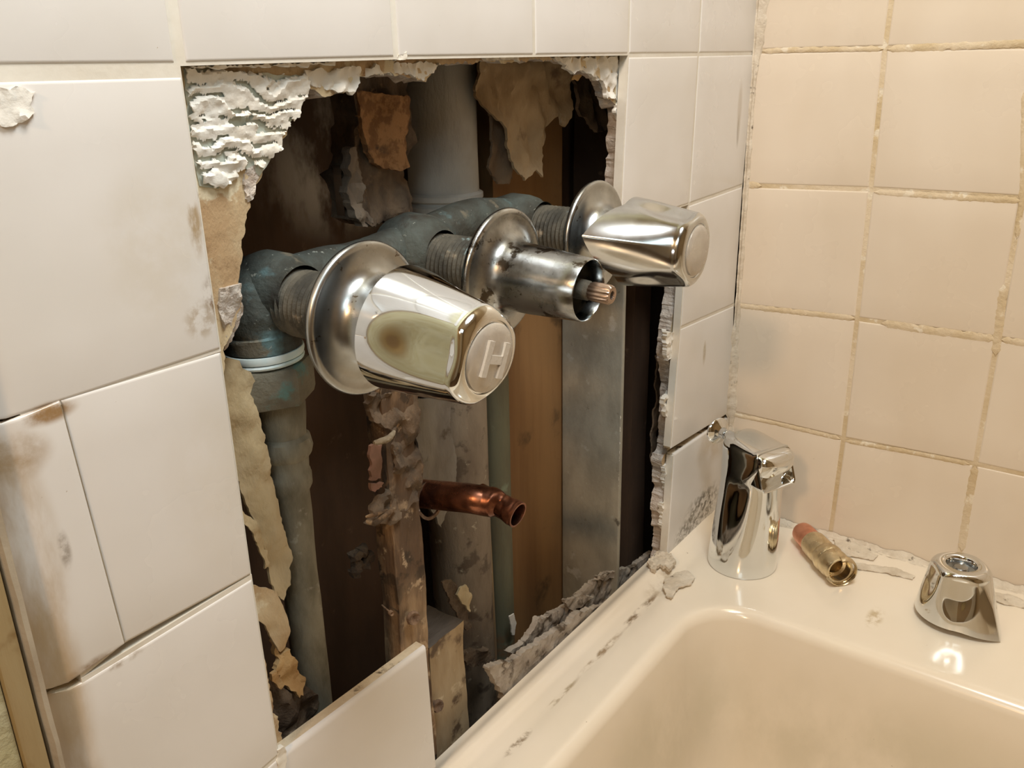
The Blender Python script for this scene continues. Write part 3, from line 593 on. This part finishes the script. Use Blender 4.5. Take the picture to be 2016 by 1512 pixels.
def splinter(name, pts, rad, m, label, cat, flat=None, seed=0):
    bm = NB(); P = smooth_path([at(u, v, 1, y) for u, v, y in pts], 5); n = len(P)
    tube(bm, P, [rad * (1 - .45 * abs(2 * i / (n - 1) - 1) ** 3) for i in range(n)], 12, rf=lambda t, i: 1 + .25 * fr(t * 2, i, seed))
    return tag(finish(name, bm, m), label, cat)
splinter('bent_nail', [(736, 872, .012), (752, 868, .011), (766, 862, .012), (776, 850, .018)], .0018, mat('dusty_nail', (.36, .30, .21), (.24, .19, .13), 200, rough=.9, bump=.001), 'pale bent nail on the dark upper part of the rotten strip', 'nail')
splinter('wood_splinter', [(722, 1026, .014), (738, 1030, .013), (756, 1016, .014), (778, 1000, .020)], .0016, ROTW, 'curved dark splinter sticking out left of the rotten strip below the copper stub', 'splinter', seed=4)
splinter('wood_splinter', [(720, 1018, .016), (742, 1012, .014), (762, 1004, .018)], .0012, ROTW, 'thinner upper splinter of the two left of the rotten strip', 'splinter', seed=5)
bm = NB()
for k, (u, v) in enumerate(((700, 1095), (712, 1085), (724, 1098), (704, 1112), (718, 1110), (700, 1124))):
    p = at(u, v, 1, .04); bmesh.ops.create_icosphere(bm, subdivisions=2, radius=.004, matrix=Matrix.Translation(p))
for v in bm.verts: v.co += Vector((fr(v.co.x * 300, v.co.z * 300, 1), fr(v.co.x * 300, v.co.z * 300, 2), fr(v.co.x * 300, v.co.z * 300, 3))) * .003
tag(finish('rust_clump', bm, DIRT), 'dark crumbly clump beside the left edge of the rotten strip', 'clump')
def nail(u, v, y, r, label, d=(-.35, -1, .1), squash=1):
    p = at(u, v, 1, y); bm = NB(); d = Vector(d).normalized()
    rg = lathe(bm, [(r * .35, -.012), (r * .35, -.002), (r, -.0015), (r * 1.08, 0), (r * .9, .0014), (r * .5, .0009), (r * .25, .0002)], p, d, 20, rf=lambda t, i, rr_, h: rr_ * (1 + .12 * fr(t * 1.5, i, u)))
    cap(bm, rg[-1]); cap(bm, rg[0]); return tag(finish('nail_head', bm, RUST), label, 'nail')
nail(814, 1217, .0185, .0042, 'round rusty nail head low on the rotten strip beside the sawn block')
nail(862, 1390, .024, .0042, 'lower rusty nail head, in the front of the pale sawn block')
nail(770, 1207, .019, .0014, 'tiny dark nail left of the round nail head on the rotten strip')
nail(846, 982, .046, .0001 + .0002, 'x') if False else None
bm = NB(); zt = -.3605
xL, xR = -.4105, -.3745
rough_box(bm, (xL, .030, -.60), (xR, .062, zt), .003, .0012, 60, 5, 0, 1)
bo = tag(finish('wood_block', bm, [BLOCKW, BLOCKT]), 'sawn pale wood block with a dark top end beside the rotten strip', 'block')
# ---- charred lump, curled stub, insulation papers at the top
bm = NB(); torn(bm, [(706, 132), (812, 128), (806, 200), (808, 330), (816, 400), (812, 425), (760, 436), (716, 444), (690, 432), (690, 400), (688, 350), (700, 300), (690, 230), (680, 200), (690, 160)], 1, .052, .018, res=.0032, jag=.0025, jn=130, disp=rough(-.008, 42, 2), seed=81)
cw = tag(finish('charred_wood_chunk', bm, CHAR), 'charred chunk of wood hanging at the top left of the hole', 'wood')
bm = NB(); torn(bm, [(704, 172), (740, 184), (802, 190), (806, 250), (800, 300), (808, 330), (790, 338), (760, 332), (738, 322), (726, 280), (712, 240)], 1, .045, .004, res=.0026, jag=.0012, disp=rough(-.004, 45, 2), seed=82)
finish('cork_patch', bm, CORK, cw); bpy.data.objects['cork_patch']['label'] = 'rough brown cork-like patch'
bm = NB(); torn(bm, [(690, 300), (706, 290), (712, 340), (716, 400), (738, 440), (716, 446), (700, 430), (692, 380)], 1, .046, .006, res=.0022, jag=.002, disp=rough(-.005, 80, 3), seed=83)
finish('pale_splinter', bm, mat('bleached_splinter', (.26, .21, .16), (.13, .10, .08), 60, (1, 1, .3), rough=.95, bump=.003, bscale=100), cw)
bm = NB()
torn(bm, [(648, 342), (664, 326), (692, 322), (696, 400), (706, 432), (690, 440), (664, 426), (652, 390)], 1, .062, .006, res=.003, jag=.0005, disp=lambda x, z: -.012 * (1 - min(1, ((x + .437) / .014) ** 2)), seed=84)
tag(finish('curled_flashing', bm, SMOOTHB), 'smooth curled brown flap left of the charred chunk', 'flap')
def fold(x, z, s): return -.010 * fr(x * 26, z * 14, s) - .003 * fr(x * 90, z * 60, s)
bm = NB(); torn(bm, [(950, 118), (1112, 116), (1122, 170), (1122, 215), (1113, 246), (1106, 246), (1102, 222), (1086, 250), (1072, 285), (1066, 350), (1056, 335), (1036, 355), (1020, 340), (1010, 300), (990, 250), (962, 220), (945, 170)], 1, .050, .002, res=.003, jag=.0016, disp=lambda x, z: fold(x, z, 3), seed=85)
tag(finish('insulation_paper', bm, INSUL), 'torn tan insulation paper hanging from the top of the hole', 'insulation')
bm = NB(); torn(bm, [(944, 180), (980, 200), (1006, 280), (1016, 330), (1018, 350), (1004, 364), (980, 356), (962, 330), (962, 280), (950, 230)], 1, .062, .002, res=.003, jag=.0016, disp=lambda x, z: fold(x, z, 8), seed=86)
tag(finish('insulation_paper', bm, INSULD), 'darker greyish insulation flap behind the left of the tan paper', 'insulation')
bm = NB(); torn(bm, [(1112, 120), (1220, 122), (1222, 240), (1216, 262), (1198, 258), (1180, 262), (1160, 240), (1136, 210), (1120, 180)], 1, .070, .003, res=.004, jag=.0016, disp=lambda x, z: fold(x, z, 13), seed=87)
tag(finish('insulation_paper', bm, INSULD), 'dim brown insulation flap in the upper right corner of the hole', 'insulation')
bm = NB(); torn(bm, [(1130, 132), (1172, 128), (1150, 140), (1140, 156), (1128, 158)], 1, .022, .001, res=.002, jag=.001, disp=rough(-.003, 80, 3), seed=88)
tag(finish('paper_scrap', bm, GOLD), 'little tan torn scrap under the top edge, right of the hanging insulation paper', 'scrap')
# ---- left side: yellowish batt facing, papers, dirt
bm = NB(); torn(bm, [(420, 700), (470, 712), (502, 752), (506, 820), (520, 862), (534, 930), (548, 980), (556, 1035), (572, 1090), (568, 1150), (560, 1178), (540, 1168), (528, 1110), (510, 1045), (488, 990), (472, 940), (440, 900), (420, 800)], 1, .0235, .0018, res=.003, jag=.0014, disp=lambda x, z: .0045 * fr(x * 34, z * 16, 4) + .002 * fr(x * 100, z * 70, 4), seed=91, back=-1)
tag(finish('batt_facing', bm, BATT), 'long yellowish insulation facing hanging down in front of the grey supply pipe', 'insulation')
bm = NB(); torn(bm, [(470, 1000), (498, 1022), (522, 1062), (532, 1108), (524, 1120), (512, 1080), (496, 1050), (478, 1030)], 1, .0215, .0012, res=.0025, jag=.0012, disp=rough(.004, 60, 2), seed=92)
tag(finish('paper_shred', bm, BATT), 'narrow pale shred of paper between the tile edge and the yellowish facing', 'paper')
bm = NB(); torn(bm, [(490, 1150), (540, 1162), (556, 1190), (566, 1240), (562, 1275), (550, 1285), (536, 1262), (520, 1230), (500, 1215), (485, 1200)], 1, .0225, .0016, res=.003, jag=.0008, disp=rough(.004, 35, 2), seed=93)
tag(finish('brown_paper_flap', bm, PAPER), 'smooth brown paper flap curling below the yellowish facing', 'paper')
bm = NB(); torn(bm, [(538, 1262), (552, 1275), (552, 1290), (570, 1280), (588, 1310), (604, 1340), (594, 1368), (584, 1372), (572, 1355), (560, 1350), (548, 1330), (540, 1318), (548, 1300)], 1, .022, .003, res=.002, jag=.0018, disp=rough(-.004, 80, 2), seed=94)
torn(bm, [(532, 1325), (542, 1320), (556, 1345), (552, 1356), (534, 1342)], 1, .021, .002, res=.002, jag=.001, disp=rough(-.003, 80, 5), seed=95)
tag(finish('golden_paper_scrap', bm, GOLD), 'ragged golden brown paper scrap near the bottom left of the hole', 'scrap')
bm = NB(); torn(bm, [(500, 1325), (540, 1340), (575, 1365), (600, 1345), (618, 1368), (632, 1385), (622, 1412), (634, 1424), (600, 1470), (560, 1500), (500, 1480)], 1, .026, .010, res=.0032, jag=.0022, disp=rough(-.008, 50, 7), seed=96)
tag(finish('dirt_clump', bm, DIRT), 'dark grey dirt and plaster clump in the bottom left corner of the hole', 'dirt')
# ---- torn board strip along the tub
bm = NB()
def lean(x, z): return .012 - (z + .43) * .55 + .0035 * fr(x * 50, z * 50, 3)
torn(bm, [(955, 1312), (976, 1304), (1010, 1294), (1060, 1258), (1115, 1222), (1130, 1205), (1180, 1190), (1225, 1168), (1262, 1140), (1290, 1112), (1316, 1096), (1330, 1150), (1160, 1320), (1010, 1470), (992, 1400), (984, 1368), (970, 1340)], 1, .0185, .005, res=.0024, jag=.0018, disp=lambda x, z: -.003 + .0018 * fr(x * 60, z * 60, 3) + .0008 * fr(x * 200, z * 200, 5), seed=97)
tag(finish('torn_board_strip', bm, GREYB), 'grey torn board strip standing along the back edge of the tub rim', 'board')
bm = NB()
torn(bm, [(1004, 1286), (1040, 1256), (1062, 1220), (1110, 1200), (1120, 1190), (1140, 1172), (1175, 1142), (1208, 1122), (1244, 1118), (1286, 1086), (1300, 1104), (1240, 1162), (1150, 1215), (1100, 1250), (1040, 1286)], 1, .0320, .005, res=.0022, jag=.0014, disp=rough(-.0022, 120, 8), seed=98)
torn(bm, [(1112, 1182), (1150, 1172), (1168, 1176), (1130, 1204), (1118, 1196)], 1, .0285, .003, res=.002, jag=.001, disp=rough(-.003, 70, 9), seed=99)
torn(bm, [(1174, 1136), (1210, 1124), (1214, 1134), (1190, 1146)], 1, .0285, .003, res=.002, jag=.001, disp=rough(-.003, 70, 2), seed=100)
tag(finish('crumbling_plaster', bm, GREYB), 'crumbling plaster heap behind the torn strip along the tub', 'plaster')
bm = NB(); torn(bm, [(905, 1290), (960, 1276), (976, 1300), (960, 1312), (920, 1310)], 1, .045, .006, res=.003, jag=.0015, disp=rough(-.005, 70, 2), seed=101)
tag(finish('rubble', bm, DIRT), 'dim rubble at the foot of the vent pipe right of the sawn block', 'rubble')
# ---- loose lowest tile
bm = NB(); c_ = (wA(553, 1487), wA(841, 1271), wA(862, 1515), Vector((-.5555, 0, -.4185))); 
c_ = (c_[0], c_[1], Vector((c_[1].x + .002, 0, -.4185)), c_[3])
tile(bm, c_, 1, -1, rs=(.0014, .0016, .0030, .0014), gap=.0004, depth=.0085)
lt = tag(finish('wall_tile', bm, [TILE, TILEEDGE], sharp=60), 'single cream wall tile left standing at the bottom of the hole', 'tile')
bm = NB(); torn(bm, [(546, 1478), (560, 1470), (566, 1482), (562, 1512), (548, 1520)], 1, -.0003, .003, res=.0015, jag=.001, disp=rough(-.0012, 200, 3), seed=102)
finish('grout_remnant', bm, GROUT, lt)
# ================================================================== VALVE
V1, V2, V3 = Vector((-.497, -.024, -.107)), Vector((-.3955, -.024, -.107)), Vector((-.296, -.021, -.105))
vt = thing('tub_valve', (V2.x, YV, V2.z), 'corroded three-handle tub valve with chrome flanges and handles set in the hole', 'valve')
def P3(v, y, dz=0): return Vector((v.x, y, v.z + dz))
bm = NB()
tube(bm, smooth_path([P3(V1, YV, .004), (V1.x + .03, YV, -.101), (V1.x + .06, YV, -.102), (V2.x - .02, YV, -.100), P3(V2, YV, .008), (V2.x + .05, YV, -.093), P3(V3, YV, .006)], 8), .0135, 32, rf=lambda t, i: 1 + .03 * fr(t, i * .5, 2))
finish('manifold', bm, BRASSO, vt)
for v, rb in ((V1, .0195), (V2, .0225), (V3, .0185)):
    bm = NB()
    lathe(bm, [(.001, .021), (.010, .0195), (rb * .85, .014), (rb, .004), (rb, -.008), (rb * .93, -.014), (rb * .80, -.018), (.0150, -.022)], P3(v, YV, .004), (0, 1, 0), 40, rf=lambda t, i, r, h: r * (1 + .02 * fr(t, i, 3)))
    if v is V2 or v is V1:
        s = -1
    finish('tee_body', bm, BRASSO, vt)
    bm = NB(); pr_ = [(.0150, .017), (.0172, .016), (.0172, .012), (.0150, .011)]
    h = .010
    while h > -.040: pr_ += [(.0150, h), (.0161, h - .0012), (.0150, h - .0024)]; h -= .0030
    pr_ += [(.0148, -.050), (.012, -.052)]
    lathe(bm, pr_, Vector((v.x, v.y + .022 + .012, v.z + .001)), (0, 1, 0), 36)
    finish('threaded_bonnet', bm, BRASST, vt)
# outlet of the hot side, with tape, nut and the supply pipe below it
ox = at(520, 700, 1, YV).x; O = Vector((ox, YV, -.103))
bm = NB(); tube(bm, smooth_path([(V1.x + .004, YV, -.100), (ox, YV, -.108), (ox, YV, -.120), (ox, YV, -.128)], 6), [.0175] * 12 + [.0185] * 7, 36, rf=lambda t, i: 1 + .02 * fr(t, i, 3))
finish('elbow', bm, BRASSO, vt)
bm = NB(); lathe(bm, [(.0165, .0), (.0192, 0), (.0196, .0018), (.0192, .0036), (.0165, .0036)], (ox, YV, -.1318), (0, 0, 1), 40, off=lambda t, i, r, h: .0006 * math.sin(t), closed=True)
lathe(bm, [(.0165, 0), (.0190, 0), (.0194, .0010), (.0190, .0020), (.0165, .002)], (ox, YV, -.1345), (0, 0, 1), 40, off=lambda t, i, r, h: .0006 * math.sin(t + .3), closed=True)
tag(finish('thread_tape', bm, TAPE), 'white plumber tape wound between the elbow and the hexagonal nut', 'tape')
sp = thing('supply_pipe', (ox, YV, -.62), 'crusty grey supply pipe with hexagonal nut running down the left side', 'pipe')
bm = NB()
def hexr(t, i, r, h): k = PI / 3; return r * math.cos(k / 2) / math.cos((t % k) - k / 2)
rg = lathe(bm, [(.0175, 0), (.0222, .001), (.0232, .004), (.0232, .016), (.0215, .0195), (.0175, .0205)], (ox, YV, -.1555), (0, 0, 1), 72, rf=hexr); cap(bm, rg[0]); cap(bm, rg[-1])
finish('hex_nut', bm, NUTM, sp)
bm = NB(); pr_ = [(.0125, -.155), (.0130, -.160)]
for z, r in ((-.166, .0128), (-.172, .0120), (-.176, .0118), (-.178, .0136), (-.184, .0142), (-.187, .0132), (-.189, .0115), (-.196, .0112), (-.198, .0122), (-.204, .0122), (-.208, .0104), (-.222, .0100)): pr_.append((r, z))
for k in range(1, 24): pr_.append((.0098 * (1 + .06 * fr(k * .7, 3, 1)), -.222 - .0175 * k))
lathe(bm, pr_, (ox + .0055, YV, 0), (0, 0, 1), 32, rf=lambda t, i, r, h: r * (1 + .06 * fr(t * 1.3, h * 60, 5)))
finish('pipe', bm, GALV, sp)
# ================================================================== ESCUTCHEONS, SLEEVE, HANDLES
def escutcheon(v, hub, label, m, tilt=(0, -1, 0)):
    bm = NB(); prof = [(.0150, .0005), (.0325, .0005), (.0340, .0012), (.0346, .0026), (.0342, .0042), (.0328, .0050), (.0312, .0047), (.0280, .0046), (.0245, .0055), (.0215, .0072), (.0195, .0098), (.0185, .0130)] + list(hub)
    lathe(bm, prof, v, tilt, 96)
    e = finish('escutcheon', bm, m, vt, sharp=60); e['label'] = label; return e
escutcheon(V1, [(.0180, .017), (.0178, .026), (.0165, .026), (.0165, .002)], 'chrome flange behind the nearest tap handle marked H', CHROMED)
escutcheon(V3, [(.0180, .017), (.0176, .036), (.0165, .036), (.0165, .002)], 'hazy chrome flange behind the farthest tap handle by the corner', CHROMED)
tl2 = Vector((0.02, -1, -.05))
es = escutcheon(V2, [(.0182, .017), (.0180, .024), (.0174, .034), (.0167, .045), (.0160, .0550), (.0156, .0556), (.0151, .0550), (.0157, .045), (.0164, .034), (.0168, .026)], 'chrome flange with a long hollow pitted sleeve on the middle tap missing its handle', CHROMEP, tilt=tl2)
# inner web and splined stem of the middle tap
d2 = tl2.normalized()
bm = NB(); rg = lathe(bm, [(.0163, .036), (.0080, .038), (.0078, .035), (.0163, .033)], V2, d2, 48, closed=True); finish('inner_collar', bm, NUTM, es)
bm = NB(); rg = lathe(bm, [(.0050, .02), (.0052, .050), (.0050, .0555), (.0042, .0566)], V2, d2, 32, rf=lambda t, i, r, h: r * (1 + .04 * fr(t * 2, h * 300, 1))); cap(bm, rg[0]); cap(bm, rg[-1]); sm = finish('tap_stem', bm, BRASST, vt)
SPL = mat('bronze_spline', (.48, .36, .29), (.33, .24, .18), 120, rough=.3, metal=.9)
bm = NB(); rg = lathe(bm, [(.0040, .056), (.0045, .0572), (.0047, .0585), (.0047, .0678), (.0042, .0688), (.0022, .0688), (.0020, .0675)], V2, d2, 112, rf=lambda t, i, r, h: r * (1 + (.065 * math.cos(14 * t) if .0570 < h < .0682 else 0))); cap(bm, rg[0]); cap(bm, rg[-1]); finish('spline', bm, SPL, sm)
bm = NB(); cyl(bm, V2 + d2 * .0674, V2 + d2 * .0679, .0018, 20); finish('screw_hole', bm, DARKH, sm)
def handle(o, d, wing_dir, label, m, H=.047, letter=False, recess=False, rb=.0275, rt=.0215, wing=.011, fl=(1.1, 3.2, -1.1), fd=.0036, up=None, parent=None, sweep=.0045):
    """rounded tapering tap handle with a pointed skirt wing and scooped flutes; o = centre of the skirt, d = direction to its face"""
    o = Vector(o); d = Vector(d).normalized(); w = Vector(wing_dir); w = (w - d * w.dot(d)).normalized(); bm = NB(); a0 = d.cross(w)
    prof = []; nh = 40
    for i in range(nh + 1):
        t = i / nh; prof.append((rb + (rt - rb) * t ** 1.15, H * .87 * t))
    er = H * .13
    for k in range(1, 9): a = PI / 2 * k / 8; prof.append((rt - er * .95 * (1 - math.cos(a)), H * .87 + er * math.sin(a)))
    n0 = len(prof); fr_ = prof[-1][0]
    if recess: prof += [(.0118, H * 1.0), (.0112, H * .985), (.0108, H * .87)]
    else: prof += [(.0158, H * 1.0), (.0153, H * .985), (.0148, H * .985)]
    def wrap(t): return (t + PI) % (2 * PI) - PI
    def rf(t, i, r, h):
        if i >= n0: return r
        s = min(1, h / (H * .87)); a = abs(wrap(t)); cus = max(0, 1 - a / .95)
        r += wing * (1 - s) ** 1.15 * (cus ** 1.35)
        for c in fl:
            x_ = abs(wrap(t - c)) / .60
            if x_ < 1:
                k = (1 - x_ * x_) ** 1.5; e = min(1, max(0, (s - .10 - .30 * x_ ** 2) / .55)); r -= fd * k * e * e * (3 - 2 * e) * (1 if i < nh + 1 else max(0, 1 - (i - nh) / 8))
        return r
    def off(t, i, r, h):
        s = min(1, h / H); a = abs(wrap(t)); return -sweep * max(0, 1 - a / .8) ** 1.2 * (1 - s) ** 3
    rg = lathe(bm, prof, o, d, 192, rf=rf, a0=a0, off=off)
    rg2 = cap(bm, rg[-1])
    # inner shell so the skirt reads as a hollow casting
    inn = [(p[0] - .0016, p[1]) for p in prof[:nh - 2]]
    ri = lathe(bm, inn, o, d, 192, rf=lambda t, i, r, h: rf(t, i, r + .0016, h) - .0016, a0=a0, off=off); cap(bm, ri[-1])
    for k in range(192): bm.faces.new((rg[0][k], rg[0][(k + 1) % 192], ri[0][(k + 1) % 192], ri[0][k]))
    root = finish('tap_handle' if parent else 'loose_tap_handle', bm, m, parent, sharp=48, origin=o)
    if parent: root['label'] = label
    else: tag(root, label, 'tap handle')
    if recess:
        bm = NB(); rg = lathe(bm, [(.0060, 0), (.0060, .0018), (.0050, .0030), (.0028, .0034)], o + d * H * .868, d, 32); cap(bm, rg[-1]); cap(bm, rg[0]); finish('screw', bm, CHROMED, root)
        bm = NB(); rg = lathe(bm, [(.0107, 0), (.0107, .0006)], o + d * H * .866, d, 32); cap(bm, rg[-1]); cap(bm, rg[0]); finish('recess_floor', bm, CHROMED, root)
    else:
        bm = NB(); rg = lathe(bm, [(.0147, H * .984), (.0146, H * 1.01), (.0138, H * 1.028), (.0110, H * 1.043), (.006, H * 1.052), (.001, H * 1.055)], o, d, 64); cap(bm, rg[-1]); cap(bm, rg[0])
        if letter:
            A = Vector(up).normalized(); A = (A - d * A.dot(d)).normalized(); B = d.cross(A); z0 = H * 1.046
            for cx, cy, sx, sy in ((-.0056, 0, .0034, .0150), (.0056, 0, .0034, .0150), (0, 0, .0085, .0036)):
                g = bmesh.ops.create_cube(bm, size=1)
                for v in g['verts']: v.co = o + B * (cx + v.co.x * sx) + A * (cy + v.co.y * sy) + d * (z0 + v.co.z * .0026)
                for f in {f for v in g['verts'] for f in v.link_faces}: f.material_index = 1
        finish('index_button', bm, [BUTTON, LETTER], root)
    return root
HF = PI + .12
handle(V1 + Vector((0, -.0235, -.001)), (-.012, -1, -.10), (1, 0, -.35), 'polished chrome handle with letter H on its face, nearest the camera', CHROME, letter=True, up=(.35, 0, 1), fl=(HF, HF + 2.09, HF - 2.09), H=.0485, parent=vt)
handle(V3 + Vector((.0, -.0285, 0)), (.02, -1, -.03), (-1, 0, .22), 'worn chrome handle with a blank face, farthest from the camera', mat('worn_chrome', (.62, .64, .65), (.52, .53, .53), rough=.12, rough2=.2, metal=1, scale=50), fl=(1.15, -1.15, PI), wing=.017, H=.0420, rb=.0265, rt=.0222, sweep=.010, parent=vt)
# ================================================================== COPPER STUB
cs = thing('copper_stub_out', (-.394, .05, -.255), 'bare copper stub pipe with a pinched neck and an open end', 'pipe')
b1 = at(1020, 1014, 1, -.026); m3 = b1 + Vector((.0, .0105, .0022)); m2 = b1 + Vector((-.001, .0165, .0038)); mid = b1 + Vector((-.007, .032, .0050)); b0 = at(812, 970, 1, .052)
path = [b0, b0.lerp(mid, .5), mid, mid.lerp(m2, .6), m2, m3, b1.lerp(m3, .3), b1]
P = smooth_path(path, 7); bm = NB(); n = len(P); rads = []; flats = []
for i, p in enumerate(P):
    t = i / (n - 1); r = .0092 if t < .55 else .0092 + (.0074 - .0092) * min(1, (t - .55) / .12)
    if t > .72: r = .0074 + (.0082 - .0074) * min(1, (t - .72) / .12)
    k = math.exp(-((t - .67) / .075) ** 2); rads.append(r); flats.append((1 - .28 * k, 1 + .10 * k))
rg = tube(bm, P, rads, 40, caps=False, flat=flats, rf=lambda t, i: 1 + (.05 * fr(t * 1.5, i * .3, 3) if .5 < i / (n - 1) < .9 else 0))
e = (P[-1] - P[-2]).normalized(); inner = []
for dpt, sc in ((0, .86), (.012, .84), (.03, .80)):
    c = P[-1] - e * dpt; inner.append([bm.verts.new(c + (v.co - P[-1]) * sc) for v in rg[-1]])
for a, b in zip([rg[-1]] + inner, inner):
    for k in range(40): bm.faces.new((a[k], a[(k + 1) % 40], b[(k + 1) % 40], b[k]))
cap(bm, inner[-1]); cap(bm, rg[0]); finish('tube', bm, COPPER, cs, sharp=60)
bm = NB(); dd = (P[6] - P[0]).normalized(); lathe(bm, [(.0104, 0), (.0122, 0), (.0124, .0014), (.0104, .0016)], at(843, 985, 1, .037), dd, 32, closed=True, rf=lambda t, i, r, h: r * (1 + .03 * fr(t * 2, 1, 2))); finish('collar', bm, RUST, cs)
# ================================================================== THINGS ON THE TUB DECK
# ---- tub spout standing on its inlet end
SX, SY, SZ = -.0895, -.0575, ZD + .0005; od = Vector((-.38, -.925, 0)).normalized(); sd = Vector((od.y, -od.x, 0))   # od: side the nozzle faces
spo = thing('tub_spout', (SX, SY, SZ), 'chrome tub spout with diverter knob standing upright on the tub corner', 'spout')
bm = NB(); C0 = Vector((SX, SY, SZ)); Hs = .121; rings = []; seg = 96
def sec(z, cf, a, b, pw, cb=0, tilt=0, flute=0):
    """section at height z: centre shifted cf along od; half sizes a along od, b across; superellipse power pw"""
    ring = []
    for k in range(seg):
        t = 2 * PI * k / seg; c, s = math.cos(t), math.sin(t); x_ = a * math.copysign(abs(c) ** (2 / pw), c); y_ = b * math.copysign(abs(s) ** (2 / pw), s)
        fl_ = 0
        if flute:
            for c0 in (1.35, -1.35):
                q = abs((t - c0 + PI) % (2 * PI) - PI) / .55
                if q < 1: fl_ += flute * (1 - q * q) ** 2
        g = 1 - fl_ / max(a, b)
        ring.append(bm.verts.new(C0 + od * (cf + x_ * g) + sd * (y_ * g) + Vector((0, 0, z + tilt * x_))))
    return ring
for z, cf, a, b, pw, tl, f_ in ((0, 0, .0298, .0298, 2, 0, 0), (.0015, 0, .0302, .0302, 2, 0, 0), (.012, .0002, .0298, .0296, 2, 0, 0), (.022, .0006, .0291, .0289, 2.0, 0, .0004), (.035, .0012, .0282, .0278, 2.1, 0, .0014), (.05, .002, .0272, .0264, 2.2, 0, .0024), (.065, .0028, .0262, .0248, 2.3, 0, .003),
                              (.078, .0034, .0254, .0234, 2.45, 0, .0032), (.085, .0036, .0252, .0226, 2.6, 0, .0024), (.090, .0038, .0251, .0222, 2.8, 0, .0008), (.094, .0044, .0256, .0220, 3.0, 0, 0), (.099, .0060, .0268, .0216, 3.3, 0, 0), (.106, .0078, .0282, .0212, 3.8, -.02, 0), (.1125, .0080, .0280, .0206, 4.2, -.05, 0), (.1160, .0076, .0270, .0198, 4.4, -.07, 0), (.1185, .0070, .0252, .0186, 4.4, -.09, 0), (.1198, .0066, .0225, .016, 4, -.10, 0), (.1205, .006, .015, .010, 3, -.1, 0)):
    rings.append(sec(z, cf, a, b, pw, 0, tl, f_))
for a, b in zip(rings, rings[1:]):
    for k in range(seg): bm.faces.new((a[k], a[(k + 1) % seg], b[(k + 1) % seg], b[k]))
cap(bm, rings[-1]); cap(bm, rings[0])
# nozzle mouth: a short rectangular hollow lip on the facing side
def rrect(c, u, v, hw, hh, r, n=6):
    out = []
    for sx_, sy_, a0 in ((1, 1, 0), (-1, 1, 90), (-1, -1, 180), (1, -1, 270)):
        for k in range(n + 1):
            a = R_(a0 + 90 * k / n); out.append(bm.verts.new(c + u * (sx_ * (hw - r) + r * math.cos(a)) + v * (sy_ * (hh - r) + r * math.sin(a))))
    return out
UZ = Vector((0, 0, 1)); tiltd = (od + UZ * .10).normalized(); vv = (UZ - od * .35).normalized(); mc = C0 + UZ * .1005
secs = [(.008, .0190, .0150, .005), (.020, .0194, .0165, .005), (.0285, .0198, .0172, .0045), (.0295, .0194, .0168, .0045), (.0285, .0182, .0156, .004), (.022, .0172, .0142, .004), (.010, .0150, .0120, .004)]
last = None
for l, hw, hh, r in secs:
    g = rrect(mc + tiltd * l, sd, vv, hw, hh, r)
    if last:
        for k in range(len(g)): bm.faces.new((last[k], last[(k + 1) % len(g)], g[(k + 1) % len(g)], g[k]))
    last = g
cap(bm, last)
finish('spout_body', bm, CHROME, spo, sharp=40)
bm = NB(); kp = C0 - od * .018 + UZ * .1135
rg = lathe(bm, [(.0055, 0), (.0055, .008), (.0036, .0085), (.0036, .011), (.0050, .0115), (.0052, .0160), (.0075, .0180), (.0112, .0200), (.0122, .0215), (.0120, .0232), (.0100, .0242), (.001, .0246)], kp, -od, 32); cap(bm, rg[0]); cap(bm, rg[-1])
finish('diverter_knob', bm, CHROME, spo)
# ---- loose middle handle
handle((-.0735, -.2285, ZD + .0055), (0, 0, 1), (-.42, -1, 0), 'loose chrome tap handle standing on the tub deck against the right-hand wall', CHROME, recess=True, H=.044, rb=.0285, rt=.0225, wing=.0115, fl=(1.05, 2.55, -1.0, 4.1), fd=.0035)
# ---- copper and brass fitting
fa, fb = Vector((-.0275, -.090, ZD + .0112)), Vector((-.0790, -.1415, ZD + .0132)); fd_ = (fb - fa).normalized(); FL = (fb - fa).length
ff = thing('brass_fitting', (fa.x, fa.y, ZD), 'short copper and brass pipe fitting lying on the tub deck beside the spout', 'fitting')
bm = NB(); rg = lathe(bm, [(.001, -.0062), (.004, -.0057), (.0075, -.0038), (.0095, -.0008), (.0102, .003), (.0104, .016), (.0100, .018), (.0098, .024)], fa, fd_, 40); cap(bm, rg[0]); cap(bm, rg[-1]); finish('copper_end', bm, COPPERB, ff)
bm = NB(); L_ = FL
prof = [(.0098, .019), (.0112, .020), (.0118, .022), (.0120, L_ * .52), (.0116, L_ * .54), (.0112, L_ * .57), (.0124, L_ * .60), (.0132, L_ * .63), (.0134, L_ * .68), (.0128, L_ * .72), (.0124, L_ * .73), (.0130, L_ * .76), (.0132, L_ * .80), (.0128, L_ * .84), (.0120, L_ * .87), (.0118, L_ * .95), (.0114, L_ * .96), (.0098, L_ * .955), (.0094, L_ * .85), (.0072, L_ * .83), (.0068, L_ * .60)]
rg = lathe(bm, prof, fa, fd_, 48); cap(bm, rg[-1]); cap(bm, rg[0]); finish('brass_sleeve', bm, BRASS, ff)
bm = NB()
# broken retaining ring at the mouth
a_, b_, _ = frame(fd_); pts = []
for k in range(30): t = R_(-150 + 250 * k / 29); pts.append(fa + fd_ * (L_ * .985 + .0016 * math.sin(t * 1.2)) + (a_ * math.cos(t) + b_ * math.sin(t)) * (.0122 + .0010 * (k / 29)))
tube(bm, pts, .0022, 10, flat=[(1.6, .45)] * 30, rf=lambda t, i: 1 + .15 * fr(t, i * .7, 3)); finish('broken_ring', bm, BRASS, ff)
